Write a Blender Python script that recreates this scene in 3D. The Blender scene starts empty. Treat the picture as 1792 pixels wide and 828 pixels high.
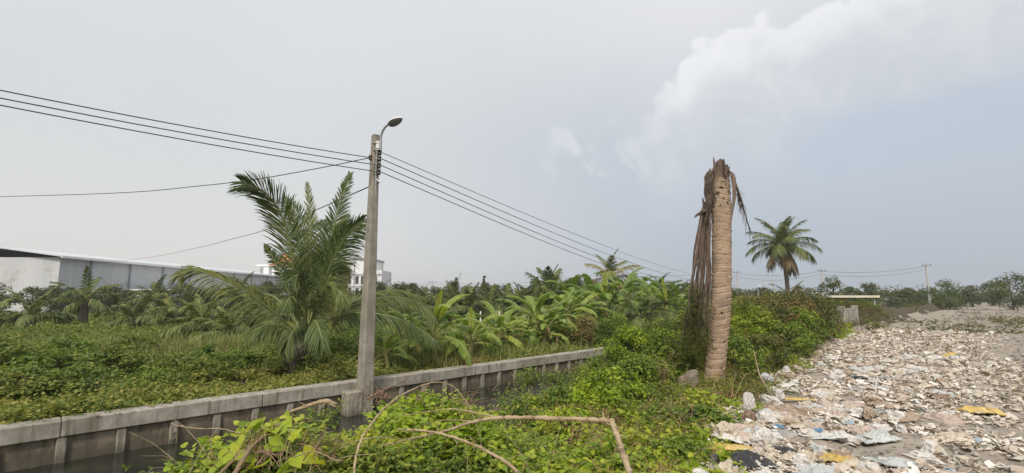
import bpy, math, random
import numpy as np
from mathutils import Vector, noise as mnoise
PI = math.pi
R = math.radians
rng = np.random.default_rng(7)
random.seed(7)
S = bpy.context.scene
COL = S.collection

# ------------------------------------------------------------------ camera, sky, sun, exposure
TH = R(7.3)
FOC = 830.0
CAMZ = 1.57
cam_d = bpy.data.cameras.new('camera')
cam_d.sensor_width = 36.0
cam_d.lens = FOC / 1792.0 * 36.0
cam_d.clip_start = 0.05
cam_d.clip_end = 6000
cam = bpy.data.objects.new('camera', cam_d)
COL.objects.link(cam)
cam.location = (0, 0, CAMZ)
cam.rotation_euler = (PI / 2 + TH, 0, 0)
S.camera = cam

SUN_EL, SUN_AZ = R(46), R(192)          # azimuth clockwise from +Y: behind the camera, to the left
sun_d = bpy.data.lights.new('sun', 'SUN')
sun_d.energy = 1.5
sun_d.angle = R(10)
sun_d.color = (1.0, 0.93, 0.82)
sun = bpy.data.objects.new('sun', sun_d)
COL.objects.link(sun)
sv = Vector((math.sin(SUN_AZ) * math.cos(SUN_EL), math.cos(SUN_AZ) * math.cos(SUN_EL), math.sin(SUN_EL)))
sun.rotation_euler = sv.to_track_quat('Z', 'Y').to_euler()

W = bpy.data.worlds.new('World')
S.world = W
W.use_nodes = True
wt = W.node_tree
wt.nodes.clear()
SKY_STRENGTH = 0.1


class NT:
    """small helper for writing node trees"""
    def __init__(s, tree):
        s.t = tree

    def n(s, kind, **kw):
        nd = s.t.nodes.new(kind)
        for k, v in kw.items():
            if k == 'ins':
                for kk, vv in v.items():
                    s.put(nd, kk, vv)
            else:
                setattr(nd, k, v)
        return nd

    def put(s, nd, key, val):
        if isinstance(val, bpy.types.NodeSocket):
            s.t.links.new(val, nd.inputs[key])
        else:
            nd.inputs[key].default_value = val

    def m(s, op, a, b=0.0, c=0.0, clamp=False):
        nd = s.n('ShaderNodeMath', operation=op, use_clamp=clamp)
        s.put(nd, 0, a)
        s.put(nd, 1, b)
        s.put(nd, 2, c)
        return nd.outputs[0]

    def sstep(s, x, a, b):
        nd = s.n('ShaderNodeMapRange', interpolation_type='SMOOTHSTEP')
        s.put(nd, 'Value', x)
        s.put(nd, 'From Min', a)
        s.put(nd, 'From Max', b)
        return nd.outputs[0]

    def mix(s, f, a, b, mode='MIX'):
        nd = s.n('ShaderNodeMix', data_type='RGBA', blend_type=mode)
        s.put(nd, 0, f)
        s.put(nd, 6, a if isinstance(a, bpy.types.NodeSocket) else tuple(a) + (1,) * (4 - len(a)))
        s.put(nd, 7, b if isinstance(b, bpy.types.NodeSocket) else tuple(b) + (1,) * (4 - len(b)))
        return nd.outputs[2]

    def ramp(s, f, stops, interp='LINEAR'):
        nd = s.n('ShaderNodeValToRGB')
        cr = nd.color_ramp
        cr.interpolation = interp
        while len(cr.elements) < len(stops):
            cr.elements.new(0.5)
        for e, (p, c) in zip(cr.elements, stops):
            e.position = p
            e.color = (c, c, c, 1) if isinstance(c, (int, float)) else tuple(c) + (1,) * (4 - len(c))
        s.put(nd, 0, f)
        return nd.outputs[0]

    def noise(s, vec, scale, detail=4, rough=0.55, dist=0.0):
        nd = s.n('ShaderNodeTexNoise')
        if vec is not None:
            s.put(nd, 'Vector', vec)
        s.put(nd, 'Scale', scale)
        s.put(nd, 'Detail', detail)
        s.put(nd, 'Roughness', rough)
        s.put(nd, 'Distortion', dist)
        return nd.outputs[0]


w = NT(wt)
sky = w.n('ShaderNodeTexSky', sky_type='NISHITA', sun_disc=False, sun_elevation=SUN_EL, sun_rotation=SUN_AZ)
sky.air_density = 1.0
sky.dust_density = 3.0
tc = w.n('ShaderNodeTexCoord')
sep = w.n('ShaderNodeSeparateXYZ', ins={0: tc.outputs['Generated']})
X_, Y_, Z_ = sep.outputs
az = w.m('ARCTAN2', X_, Y_)                               # compass angle
el = w.m('ARCSINE', Z_)                                   # height angle
nz1 = w.noise(tc.outputs['Generated'], 2.2, 5, 0.5, 0.4)
nz2 = w.noise(tc.outputs['Generated'], 9.0, 6, 0.6, 0.6)
azn = w.m('ADD', az, w.m('MULTIPLY', w.m('SUBTRACT', nz1, 0.5), 0.5))
low = w.mix(w.sstep(azn, -0.55, 0.45), (0.640, 0.625, 0.610), (0.385, 0.435, 0.495))
mid = w.mix(w.sstep(azn, -0.45, 0.25), (0.600, 0.618, 0.620), (0.500, 0.530, 0.575))
top = w.mix(w.sstep(azn, -0.2, 0.5), (0.640, 0.660, 0.670), (0.700, 0.700, 0.715))
eln = w.m('ADD', el, w.m('MULTIPLY', w.m('SUBTRACT', nz1, 0.5), 0.18))
g1 = w.mix(w.sstep(eln, 0.0, 0.34), low, mid)
g2 = w.mix(w.sstep(eln, 0.26, 0.62), g1, top)
# lit cloud bank on the right: bright rim, body fading downwards to the right
aa = w.m('ADD', az, w.m('MULTIPLY', w.m('SUBTRACT', nz2, 0.5), 0.06))
edge = w.ramp(aa, [(0.0, 0.24), (0.300, 0.375), (0.346, 0.4236), (0.404, 0.4747), (0.438, 0.4963), (0.510, 0.4885), (0.5764, 0.484), (0.614, 0.50), (0.8, 0.54), (1.0, 0.56)])
wv = w.n('ShaderNodeTexVoronoi', feature='SMOOTH_F1', ins={'Vector': tc.outputs['Generated'], 'Scale': 21.0, 'Smoothness': 0.5})
nz3 = w.noise(tc.outputs['Generated'], 34.0, 4, 0.6, 0.3)
wob = w.m('ADD', w.m('MULTIPLY', w.m('SUBTRACT', nz3, 0.5), 0.040), w.m('MULTIPLY', w.m('SUBTRACT', nz2, 0.5), 0.025))
dd = w.m('SUBTRACT', w.m('SUBTRACT', edge, w.m('MULTIPLY', w.m('SUBTRACT', wv.outputs['Distance'], 0.25), 0.062)), w.m('ADD', el, wob))
rim = w.m('MULTIPLY', w.sstep(dd, -0.022, -0.006), w.sstep(dd, 0.085, 0.0))
rimz = w.sstep(az, 0.25, 0.37)
body = w.m('MULTIPLY', w.m('MULTIPLY', w.sstep(dd, -0.020, 0.0), w.sstep(dd, 0.30, 0.04)), rimz)
body = w.m('MULTIPLY', body, w.m('ADD', 0.35, w.m('MULTIPLY', w.sstep(nz2, 0.38, 0.62), 1.3)))
g3 = w.mix(w.m('MULTIPLY', body, 0.26), g2, (0.72, 0.73, 0.73))
g4 = w.mix(w.m('MULTIPLY', w.m('MULTIPLY', rim, rimz), 0.38), g3, (0.90, 0.90, 0.90))
# bluer gap under the cloud bank, small scud clouds
gap = w.m('MULTIPLY', w.sstep(az, 0.48, 0.60), w.m('MULTIPLY', w.sstep(el, 0.34, 0.30), w.sstep(el, 0.16, 0.25)))
g5 = w.mix(w.m('MULTIPLY', gap, 0.5), g4, (0.43, 0.50, 0.59))
sc = w.m('MULTIPLY', w.sstep(nz2, 0.50, 0.62), w.m('MULTIPLY', w.sstep(el, 0.22, 0.27), w.sstep(el, 0.38, 0.34)))
sc = w.m('MULTIPLY', sc, w.m('MULTIPLY', w.sstep(az, 0.04, 0.12), w.sstep(az, 0.36, 0.24)))
g6 = w.mix(w.m('MULTIPLY', sc, 0.42), g5, (0.72, 0.73, 0.75))
streak = w.m('MULTIPLY', w.m('SUBTRACT', nz1, 0.5), 0.10)
g7 = w.mix(1.0, g6, w.mix(w.m('ADD', 0.5, streak, clamp=True), (0.86, 0.86, 0.86), (1.14, 1.14, 1.14)), 'MULTIPLY')
scl = w.n('ShaderNodeVectorMath', operation='SCALE', ins={0: g7, 'Scale': 0.57 / SKY_STRENGTH})
fin = w.mix(0.95, sky.outputs[0], scl.outputs[0])
bg = w.n('ShaderNodeBackground', ins={'Color': fin, 'Strength': SKY_STRENGTH})
wo = w.n('ShaderNodeOutputWorld', ins={'Surface': bg.outputs[0]})

S.view_settings.view_transform = 'Standard'
S.view_settings.look = 'None'
S.view_settings.gamma = 1
S.view_settings.exposure = 1.05
S.view_settings.use_curve_mapping = False
S.render.engine = 'CYCLES'
S.cycles.max_bounces = 6
S.cycles.transmission_bounces = 4
S.cycles.transparent_max_bounces = 6


def P(px, py, Y):
    """world point that stands Y metres ahead and is seen at the given place"""
    yy = -(py - 414.0)
    fy = FOC * math.cos(TH) - yy * math.sin(TH)
    fz = yy * math.cos(TH) + FOC * math.sin(TH)
    return np.array([(px - 896.0) / fy * Y, Y, CAMZ + fz / fy * Y])


def on_ground(px, py, z):
    a = P(px, py, 1.0)
    Y = (CAMZ - z) / (CAMZ - a[2])
    return P(px, py, Y)


# ------------------------------------------------------------------ mesh helpers
class MB:
    def __init__(s):
        s.v = []
        s.f = {}
        s.t = []
        s.c = 0
        s.mi = {}

    def add(s, V, faces, tint=0.5, mi=0):
        V = np.asarray(V, float).reshape(-1, 3)
        for F in faces:
            F = np.asarray(F, int)
            if F.size == 0:
                continue
            s.f.setdefault(F.shape[1], []).append((F + s.c, mi))
        s.v.append(V)
        s.t.append(np.broadcast_to(np.asarray(tint, float), (len(V),)))
        s.c += len(V)
        return s

    def build(s, name, mats, parent=None, smooth=False, origin=None):
        V = np.concatenate(s.v)
        T = np.concatenate(s.t)
        if origin is not None:
            V = V - np.asarray(origin)
        me = bpy.data.meshes.new(name)
        loops, starts, tot, mis = [], [], [], []
        off = 0
        for k, lst in s.f.items():
            for F, mi in lst:
                loops.append(F.ravel())
                n = len(F)
                starts.append(off + np.arange(n) * k)
                tot.append(np.full(n, k))
                mis.append(np.full(n, mi))
                off += n * k
        loops = np.concatenate(loops)
        starts = np.concatenate(starts)
        mis = np.concatenate(mis)
        me.vertices.add(len(V))
        me.vertices.foreach_set('co', V.ravel())
        me.loops.add(len(loops))
        me.loops.foreach_set('vertex_index', loops)
        me.polygons.add(len(starts))
        me.polygons.foreach_set('loop_start', starts)
        me.polygons.foreach_set('material_index', mis)
        me.polygons.foreach_set('use_smooth', np.full(len(starts), bool(smooth)))
        a = me.attributes.new('tint', 'FLOAT', 'POINT')
        a.data.foreach_set('value', T)
        me.update(calc_edges=True)
        if not isinstance(mats, (list, tuple)):
            mats = [mats]
        for m_ in mats:
            me.materials.append(m_)
        o = bpy.data.objects.new(name, me)
        if parent is not None:
            o.parent = parent
        elif origin is not None:
            o.location = origin
        COL.objects.link(o)
        return o


def nrm(a):
    a = np.asarray(a, float)
    return a / np.maximum(np.linalg.norm(a, axis=-1, keepdims=True), 1e-9)


def spline(pts, n):
    """Catmull-Rom through the points"""
    p = np.asarray(pts, float)
    k = len(p)
    if k == 2:
        t = np.linspace(0, 1, n)[:, None]
        return p[0] * (1 - t) + p[1] * t
    q = np.vstack([2 * p[0] - p[1], p, 2 * p[-1] - p[-2]])
    t = np.linspace(0, k - 1 - 1e-6, n)
    i = t.astype(int)
    f = (t - i)[:, None]
    a, b, c, d = q[i], q[i + 1], q[i + 2], q[i + 3]
    return 0.5 * ((2 * b) + (c - a) * f + (2 * a - 5 * b + 4 * c - d) * f ** 2 + (3 * b - a - 3 * c + d) * f ** 3)


def tangents(p):
    return nrm(np.gradient(p, axis=0))


def tube(mb, pts, rad, seg=8, flat=1.0, n=None, tint=0.5, caps=True, mi=0, jitter=0.0, ref=None):
    p = np.asarray(pts, float) if n is None else spline(pts, n)
    k = len(p)
    rad = np.interp(np.linspace(0, 1, k), np.linspace(0, 1, len(np.atleast_1d(rad))), np.atleast_1d(rad))
    T = tangents(p)
    r0 = np.array([0, 0, 1.0]) if abs(T[0][2]) < 0.9 else np.array([1.0, 0, 0])
    if ref is not None:
        r0 = np.asarray(ref, float)
    A = np.zeros_like(p)
    a = nrm(np.cross(T[0], r0))
    for i in range(k):
        a = nrm(a - T[i] * np.dot(a, T[i]))
        A[i] = a
    B = np.cross(T, A)
    ang = np.linspace(0, 2 * PI, seg, endpoint=False)
    rr = rad[:, None] * (1 + jitter * rng.standard_normal((k, seg))) if jitter else rad[:, None] * np.ones((1, seg))
    V = p[:, None, :] + rr[..., None] * (np.cos(ang)[None, :, None] * A[:, None, :] + flat * np.sin(ang)[None, :, None] * B[:, None, :])
    V = V.reshape(-1, 3)
    i = np.arange(k - 1)[:, None] * seg
    j = np.arange(seg)[None, :]
    j2 = (j + 1) % seg
    F = np.stack([i + j, i + j2, i + seg + j2, i + seg + j], -1).reshape(-1, 4)
    mb.add(V, [F], tint, mi)
    if caps:
        c0 = mb.c
        mb.add(np.vstack([V[:seg], V[-seg:]]), [np.arange(seg)[::-1][None, :], (seg + np.arange(seg))[None, :]], tint, mi)
    return mb


def box(mb, c, s, ax=None, tint=0.5, mi=0, bev=0.0):
    """box centred at c with size s, optional axes (3x3 rows)"""
    ax = np.eye(3) if ax is None else np.asarray(ax, float)
    h = np.asarray(s, float) / 2
    b = min(bev, *(h * 0.45)) if bev else 0
    if not b:
        co = np.array([[x, y, z] for z in (-1, 1) for y in (-1, 1) for x in (-1, 1)], float) * h
        F = [[0, 2, 3, 1], [4, 5, 7, 6], [0, 1, 5, 4], [2, 6, 7, 3], [0, 4, 6, 2], [1, 3, 7, 5]]
        mb.add(co @ ax + np.asarray(c), [np.array(F)], tint, mi)
        return mb
    vs, idx = [], {}
    for x in (-1, 1):
        for y in (-1, 1):
            for z in (-1, 1):
                for a in range(3):
                    q = np.array([x, y, z], float) * (h - b)
                    q[a] = (x, y, z)[a] * h[a]
                    idx[(x, y, z, a)] = len(vs)
                    vs.append(q)
    Q, Tr = [], []
    for a in range(3):
        o1, o2 = (a + 1) % 3, (a + 2) % 3
        for sg in (-1, 1):
            f = []
            for s1, s2 in ((-1, -1), (1, -1), (1, 1), (-1, 1)):
                k = [0, 0, 0]
                k[a] = sg
                k[o1] = s1
                k[o2] = s2
                f.append(idx[(*k, a)])
            Q.append(f if sg > 0 else f[::-1])
        for s1 in (-1, 1):
            for s2 in (-1, 1):
                k1 = [0, 0, 0]
                k2 = [0, 0, 0]
                k1[a], k2[a] = -1, 1
                k1[o1] = k2[o1] = s1
                k1[o2] = k2[o2] = s2
                f = [idx[(*k1, o1)], idx[(*k2, o1)], idx[(*k2, o2)], idx[(*k1, o2)]]
                Q.append(f if s1 * s2 > 0 else f[::-1])
    for x in (-1, 1):
        for y in (-1, 1):
            for z in (-1, 1):
                f = [idx[(x, y, z, 0)], idx[(x, y, z, 1)], idx[(x, y, z, 2)]]
                Tr.append(f if x * y * z > 0 else f[::-1])
    mb.add(np.array(vs) @ ax + np.asarray(c), [np.array(Q), np.array(Tr)], tint, mi)
    return mb


def tag(o, label=None, cat=None, group=None, kind=None):
    if label:
        o['label'] = label
    if cat:
        o['category'] = cat
    if group:
        o['group'] = group
    if kind:
        o['kind'] = kind
    return o


def empty(name, loc=(0, 0, 0)):
    o = bpy.data.objects.new(name, None)
    o.location = tuple(float(q) for q in loc)
    o.empty_display_size = 0.2
    COL.objects.link(o)
    return o


def copy_tree(o, parent=None):
    c = o.copy()
    COL.objects.link(c)
    c.parent = parent
    for ch in list(o.children):
        copy_tree(ch, c)
    return c


# ------------------------------------------------------------------ materials
def new_mat(name):
    m = bpy.data.materials.new(name)
    m.use_nodes = True
    m.node_tree.nodes.clear()
    return m, NT(m.node_tree)


def surf(name, cols, scale=3.0, rough=0.8, bump=0.3, bscale=None, stretch=(1, 1, 1), spec=0.3, detail=6, metal=0.0,
         use_tint=False, spots=None, bdist=0.02, tintcols=None):
    """a rough surface: noise between the colours, fine bump"""
    m, t = new_mat(name)
    tcd = t.n('ShaderNodeTexCoord')
    mp = t.n('ShaderNodeMapping', ins={'Vector': tcd.outputs['Object'], 'Scale': stretch})
    nz = t.noise(mp.outputs[0], scale, detail, 0.62)
    k = len(cols)
    c = t.ramp(nz, [(0.28 + 0.44 * i / max(k - 1, 1), q) for i, q in enumerate(cols)])
    if use_tint:
        at = t.n('ShaderNodeAttribute', attribute_name='tint')
        tcs = tintcols or [(0.6, 0.6, 0.6), (1.35, 1.35, 1.35)]
        c = t.mix(1.0, c, t.ramp(at.outputs['Fac'], [(i / (len(tcs) - 1), q) for i, q in enumerate(tcs)]), 'MULTIPLY')
    if spots:
        col, sc_, lo, hi, amt = spots
        s2 = t.noise(tcd.outputs['Object'], sc_, 5, 0.6)
        c = t.mix(t.m('MULTIPLY', t.sstep(s2, lo, hi), amt), c, col)
    b = t.noise(mp.outputs[0], bscale or scale * 8, 5, 0.65)
    bn = t.n('ShaderNodeBump', ins={'Strength': bump, 'Distance': bdist, 'Height': b})
    pr = t.n('ShaderNodeBsdfPrincipled', ins={'Base Color': c, 'Roughness': rough, 'Metallic': metal, 'Specular IOR Level': spec,
                                             'Normal': bn.outputs[0]})
    t.n('ShaderNodeOutputMaterial', ins={'Surface': pr.outputs[0]})
    return m


def leafmat(name, stops, trans=0.35, rough=0.5, scale=0.8, spec=0.3, amt=0.5):
    """leaf: each leaf has its own colour (tint), patches of plants differ a little, light passes through"""
    m, t = new_mat(name)
    at = t.n('ShaderNodeAttribute', attribute_name='tint')
    geo = t.n('ShaderNodeNewGeometry')
    nz = t.noise(geo.outputs['Position'], scale, 3, 0.6)
    f = t.m('ADD', at.outputs['Fac'], t.m('MULTIPLY', t.m('SUBTRACT', nz, 0.5), amt * 2), clamp=True)
    c = t.ramp(f, [(p_, (q_[0] * 1.13, q_[1] * 1.0, q_[2] * .88)) for p_, q_ in stops] if 'litter' not in name else stops)
    pr = t.n('ShaderNodeBsdfPrincipled', ins={'Base Color': c, 'Roughness': rough, 'Specular IOR Level': spec})
    tl = t.n('ShaderNodeBsdfTranslucent', ins={'Color': t.mix(1.0, c, (1.25, 1.3, 0.7), 'MULTIPLY')})
    mx = t.n('ShaderNodeMixShader', ins={0: trans, 1: pr.outputs[0], 2: tl.outputs[0]})
    t.n('ShaderNodeOutputMaterial', ins={'Surface': mx.outputs[0]})
    return m


M = {}
M['soil'] = surf('soil', [(0.045, 0.035, 0.022), (0.085, 0.068, 0.04), (0.06, 0.07, 0.03)], 1.4, 0.95, 0.6, 14)
M['dirt'] = surf('dirt_road', [(0.22, 0.18, 0.14), (0.33, 0.28, 0.23), (0.40, 0.35, 0.29)], 1.8, 0.95, 0.7, 26,
                 spots=((0.12, 0.10, 0.08), 5.0, 0.52, 0.64, 0.6))
M['vine'] = leafmat('vine_leaf', [(0, (0.055, 0.115, 0.018)), (0.4, (0.155, 0.26, 0.026)), (0.75, (0.28, 0.41, 0.034)), (1, (0.40, 0.47, 0.06))], 0.38, 0.45)
M['shrub'] = leafmat('shrub_leaf', [(0, (0.042, 0.088, 0.022)), (0.45, (0.105, 0.185, 0.032)), (0.8, (0.19, 0.285, 0.042)), (1, (0.29, 0.34, 0.065))], 0.32, 0.5)
M['scrub'] = leafmat('scrub_leaf', [(0, (0.035, 0.055, 0.022)), (0.5, (0.085, 0.115, 0.035)), (0.85, (0.16, 0.15, 0.055)), (1, (0.22, 0.16, 0.08))], 0.25, 0.6)
M['field'] = leafmat('field_leaf', [(0, (0.05, 0.09, 0.024)), (0.4, (0.115, 0.18, 0.038)), (0.75, (0.20, 0.255, 0.055)), (1, (0.28, 0.28, 0.09))], 0.3, 0.55, 0.25, 0.3, 0.5)
M['grass'] = leafmat('grass_blade', [(0, (0.09, 0.14, 0.045)), (0.5, (0.18, 0.24, 0.08)), (1, (0.32, 0.33, 0.15))], 0.3, 0.55, 0.3)
M['drygrass'] = leafmat('dry_grass', [(0, (0.18, 0.13, 0.06)), (1, (0.40, 0.30, 0.15))], 0.15, 0.8)
M['palm'] = leafmat('palm_leaflet', [(0, (0.034, 0.062, 0.026)), (0.5, (0.088, 0.135, 0.042)), (0.8, (0.19, 0.225, 0.062)), (1, (0.32, 0.29, 0.10))], 0.20, 0.5, 0.5, 0.3, 0.15)
M['palmdry'] = leafmat('dry_palm_leaflet', [(0, (0.09, 0.075, 0.045)), (0.5, (0.18, 0.15, 0.085)), (1, (0.28, 0.24, 0.13))], 0.08, 0.8)
M['rachis'] = surf('frond_stalk', [(0.14, 0.17, 0.06), (0.24, 0.25, 0.09)], 6, 0.55, 0.1, spec=0.4)
M['banana'] = leafmat('banana_blade', [(0, (0.055, 0.12, 0.028)), (0.45, (0.12, 0.22, 0.045)), (0.8, (0.22, 0.34, 0.06)), (1, (0.40, 0.46, 0.09))], 0.40, 0.42, 0.8, 0.4, 0.2)
M['bananadry'] = leafmat('dry_banana_blade', [(0, (0.12, 0.085, 0.045)), (1, (0.34, 0.25, 0.12))], 0.12, 0.8)
M['bstem'] = surf('banana_stem', [(0.17, 0.18, 0.06), (0.30, 0.28, 0.10), (0.26, 0.19, 0.10)], 5, 0.6, 0.2, stretch=(3, 3, 0.6))
M['bark'] = surf('bark', [(0.07, 0.055, 0.04), (0.15, 0.12, 0.09)], 6, 0.95, 0.6, stretch=(2, 2, 0.6))
M['palmbark'] = surf('palm_bark', [(0.13, 0.11, 0.085), (0.24, 0.20, 0.155)], 7, 0.9, 0.6, stretch=(1, 1, 5))
M['tree'] = leafmat('tree_leaf', [(0, (0.04, 0.062, 0.028)), (0.5, (0.085, 0.118, 0.046)), (1, (0.15, 0.175, 0.066))], 0.22, 0.55, 0.5)
M['treepale'] = leafmat('pale_tree_leaf', [(0, (0.04, 0.07, 0.025)), (0.5, (0.085, 0.135, 0.04)), (1, (0.16, 0.20, 0.06))], 0.28, 0.55, 0.5)
M['branch'] = surf('bare_branch', [(0.22, 0.155, 0.085), (0.37, 0.28, 0.17), (0.44, 0.35, 0.22)], 9, 0.75, 0.35, 60, stretch=(1, 1, 1),
                   spots=((0.12, 0.085, 0.055), 26, 0.52, 0.64, 0.75))
M['twig'] = surf('dry_twig', [(0.16, 0.115, 0.065), (0.27, 0.20, 0.115)], 9, 0.85, 0.2)
M['redtwig'] = surf('reddish_twig', [(0.17, 0.10, 0.065), (0.30, 0.195, 0.13)], 9, 0.85, 0.2)
M['wire'] = surf('cable_sheath', [(0.045, 0.045, 0.048), (0.075, 0.075, 0.08)], 4, 0.5, 0.0)
M['water'] = None


def make_water():
    m, t = new_mat('murky_water')
    tcd = t.n('ShaderNodeTexCoord')
    mp = t.n('ShaderNodeMapping', ins={'Vector': tcd.outputs['Object'], 'Scale': (1.0, 1.0, 1.0)})
    n1 = t.noise(mp.outputs[0], 5.0, 4, 0.55)
    n2 = t.noise(mp.outputs[0], 0.9, 4, 0.6)
    bn = t.n('ShaderNodeBump', ins={'Strength': 0.22, 'Distance': 0.03, 'Height': n1})
    c = t.mix(t.sstep(n2, 0.45, 0.65), (0.018, 0.020, 0.015), (0.040, 0.042, 0.028))
    pr = t.n('ShaderNodeBsdfPrincipled', ins={'Base Color': c, 'Roughness': t.m('ADD', 0.10, t.m('MULTIPLY', n2, 0.14)),
                                             'Specular IOR Level': 0.42, 'Normal': bn.outputs[0]})
    t.n('ShaderNodeOutputMaterial', ins={'Surface': pr.outputs[0]})
    return m


M['water'] = make_water()


def make_concrete(name, a, b, stain, wet=None, algae=0.5):
    """weathered concrete: mottled, run-off streaks down the face, darker band near the water"""
    m, t = new_mat(name)
    geo = t.n('ShaderNodeNewGeometry')
    pos = geo.outputs['Position']
    sp = t.n('ShaderNodeSeparateXYZ', ins={0: pos})
    n1 = t.noise(pos, 3.2, 7, 0.65)
    n2 = t.noise(pos, 28, 5, 0.7)
    mp = t.n('ShaderNodeMapping', ins={'Vector': pos, 'Scale': (7.0, 7.0, 0.7)})
    n3 = t.noise(mp.outputs[0], 1.6, 5, 0.6)
    c = t.mix(t.sstep(n1, 0.32, 0.68), a, b)
    c = t.mix(t.m('MULTIPLY', t.sstep(n3, 0.50, 0.68), 0.55 * algae + 0.2), c, stain)
    n4 = t.noise(pos, 1.1, 5, 0.7)
    c = t.mix(t.m('MULTIPLY', t.sstep(n4, .50, .62), .35 * algae), c, (0.10, 0.095, 0.055))
    c = t.mix(t.m('MULTIPLY', t.sstep(n2, .58, .72), .35), c, tuple(q * 0.5 for q in stain))
    if wet is not None:
        zz = t.m('ADD', sp.outputs[2], t.m('MULTIPLY', t.m('SUBTRACT', n1, 0.5), 0.28))
        c = t.mix(t.m('MULTIPLY', t.sstep(zz, wet + 0.10, wet - 0.10), 0.72), c, (0.075, 0.066, 0.05))
    bn = t.n('ShaderNodeBump', ins={'Strength': 0.55, 'Distance': 0.012, 'Height': t.m('ADD', n2, t.m('MULTIPLY', n1, 1.5))})
    pr = t.n('ShaderNodeBsdfPrincipled', ins={'Base Color': c, 'Roughness': 0.88, 'Specular IOR Level': 0.25, 'Normal': bn.outputs[0]})
    t.n('ShaderNodeOutputMaterial', ins={'Surface': pr.outputs[0]})
    return m


M['cap'] = make_concrete('coping_concrete', (0.26, 0.235, 0.195), (0.42, 0.39, 0.34), (0.13, 0.108, 0.078), algae=.9)
M['panel'] = make_concrete('panel_concrete', (0.17, 0.135, 0.095), (0.31, 0.255, 0.19), (0.075, 0.052, 0.033), wet=-0.32, algae=1.1)
M['post'] = make_concrete('post_concrete', (0.24, 0.215, 0.175), (0.35, 0.32, 0.265), (0.12, 0.10, 0.075), wet=-0.44, algae=0.8)
M['pole'] = make_concrete('pole_concrete', (0.23, 0.205, 0.165), (0.33, 0.30, 0.25), (0.14, 0.12, 0.09), algae=0.7)


# ------------------------------------------------------------------ terrain (u runs along the canal, v across it, canal wall at v = VW)
VW = -8.556
SQ = math.sqrt(2)


def uv(x, y):
    return (x + y) / SQ, (x - y) / SQ


def xy(u, v):
    return (u + v) / SQ, (u - v) / SQ


def ss(x, a, b):
    t_ = np.clip((x - a) / (b - a), 0, 1)
    return t_ * t_ * (3 - 2 * t_)


_tab = np.random.default_rng(3).random((256, 256))


def vnoise(x, y, s=1.0, o=0):
    """cheap smooth value noise in 0..1"""
    x = np.asarray(x, float) * s + 37.7 + o
    y = np.asarray(y, float) * s + 91.3 - o
    xi, yi = np.floor(x).astype(int), np.floor(y).astype(int)
    fx, fy = x - xi, y - yi
    fx = fx * fx * (3 - 2 * fx)
    fy = fy * fy * (3 - 2 * fy)
    g = lambda i, j: _tab[i % 256, j % 256]
    return (g(xi, yi) * (1 - fx) + g(xi + 1, yi) * fx) * (1 - fy) + (g(xi, yi + 1) * (1 - fx) + g(xi + 1, yi + 1) * fx) * fy


def edge_v(u):
    """where the growth meets the litter strip"""
    return np.interp(u, [-20, 4.45, 7.1, 19.5, 60], [-1.55, -1.9, -2.55, -4.24, -4.6]) + 0.5 * (vnoise(u, 0, 1.3) - 0.5)


def crest(u):
    return np.interp(u, [-20, -1, .3, .72, 1.14, 1.45, 2.1, 2.84, 3.7, 4.6, 5.9, 7.9, 8.9, 10.3, 12.5, 16.7, 20.5, 30, 60],
                     [.36, .42, .49, .52, .53, .36, .25, .26, .0, -.18, -.14, .44, .68, .80, 1.05, 1.36, 1.36, 1.2, 1.2])


def veg_top(u, v):
    ve = edge_v(u)
    tc_ = crest(u) + (0.36 + .22 * ss(u, 4, 8)) * (vnoise(u, v, 1.1) - 0.5) + 0.26 * (vnoise(u, v, 2.7, 11) - 0.5)
    up = ss(ve - v, -0.1, np.interp(u, [0, 3, 5, 9.5, 12, 16], [1.2, 1.7, 2.6, 2.7, 1.6, 1.2]))
    vd = np.interp(u, [0, 2, 3, 5, 8, 14], [-3.2, -3.35, -4.3, -4.8, -5.3, -6.3])
    dn = ss(vd - v, 0, np.interp(u, [0, 3, 6, 14], [2.6, 2.0, 1.6, 1.3]))
    return (0.02 + (tc_ - 0.02) * up) * (1 - dn) + dn * -0.75


def ground_z(u, v):
    u = np.asarray(u, float)
    v = np.asarray(v, float)
    far = -0.20 + 0.10 * (vnoise(u, v, 0.35) - 0.5)
    x, y = xy(u, v)
    pond = np.exp(-(((x + 7.9) / 2.2) ** 2 + ((y - 13.0) / 0.9) ** 2) ** 2)
    far = far - 0.35 * pond
    near = np.where(v > edge_v(u), 0.0 + 0.05 * (vnoise(u, v, 0.8) - 0.5), veg_top(u, v) - 0.25 * ss(edge_v(u) - v, 0, 0.8))
    near = np.where(v < -5.0, near - 0.9 * ss(-5.0 - v, 0, 1.6), near)
    near = near - 0.14 * ss(v, edge_v(u) + 0.1, edge_v(u) + 0.5) * ss(-v, -4.4, -3.9)
    z = np.where(v < VW - 0.11, far, near)
    z = np.where((v >= VW - 0.11) & (v < VW + 1.6), -1.5, z)
    return z


def grid_lines(lo, hi, fine_lo, fine_hi, step):
    a = np.arange(fine_lo, fine_hi, step)
    out = [a]
    x, s = fine_hi, step
    r = []
    while x < hi:
        r.append(x)
        s *= 1.25
        x += s
    r.append(hi)
    x, s = fine_lo, step
    l_ = []
    while x > lo:
        s *= 1.25
        x -= s
        l_.append(max(x, lo))
    return np.array(sorted(set(l_)) + list(a) + r)


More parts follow.
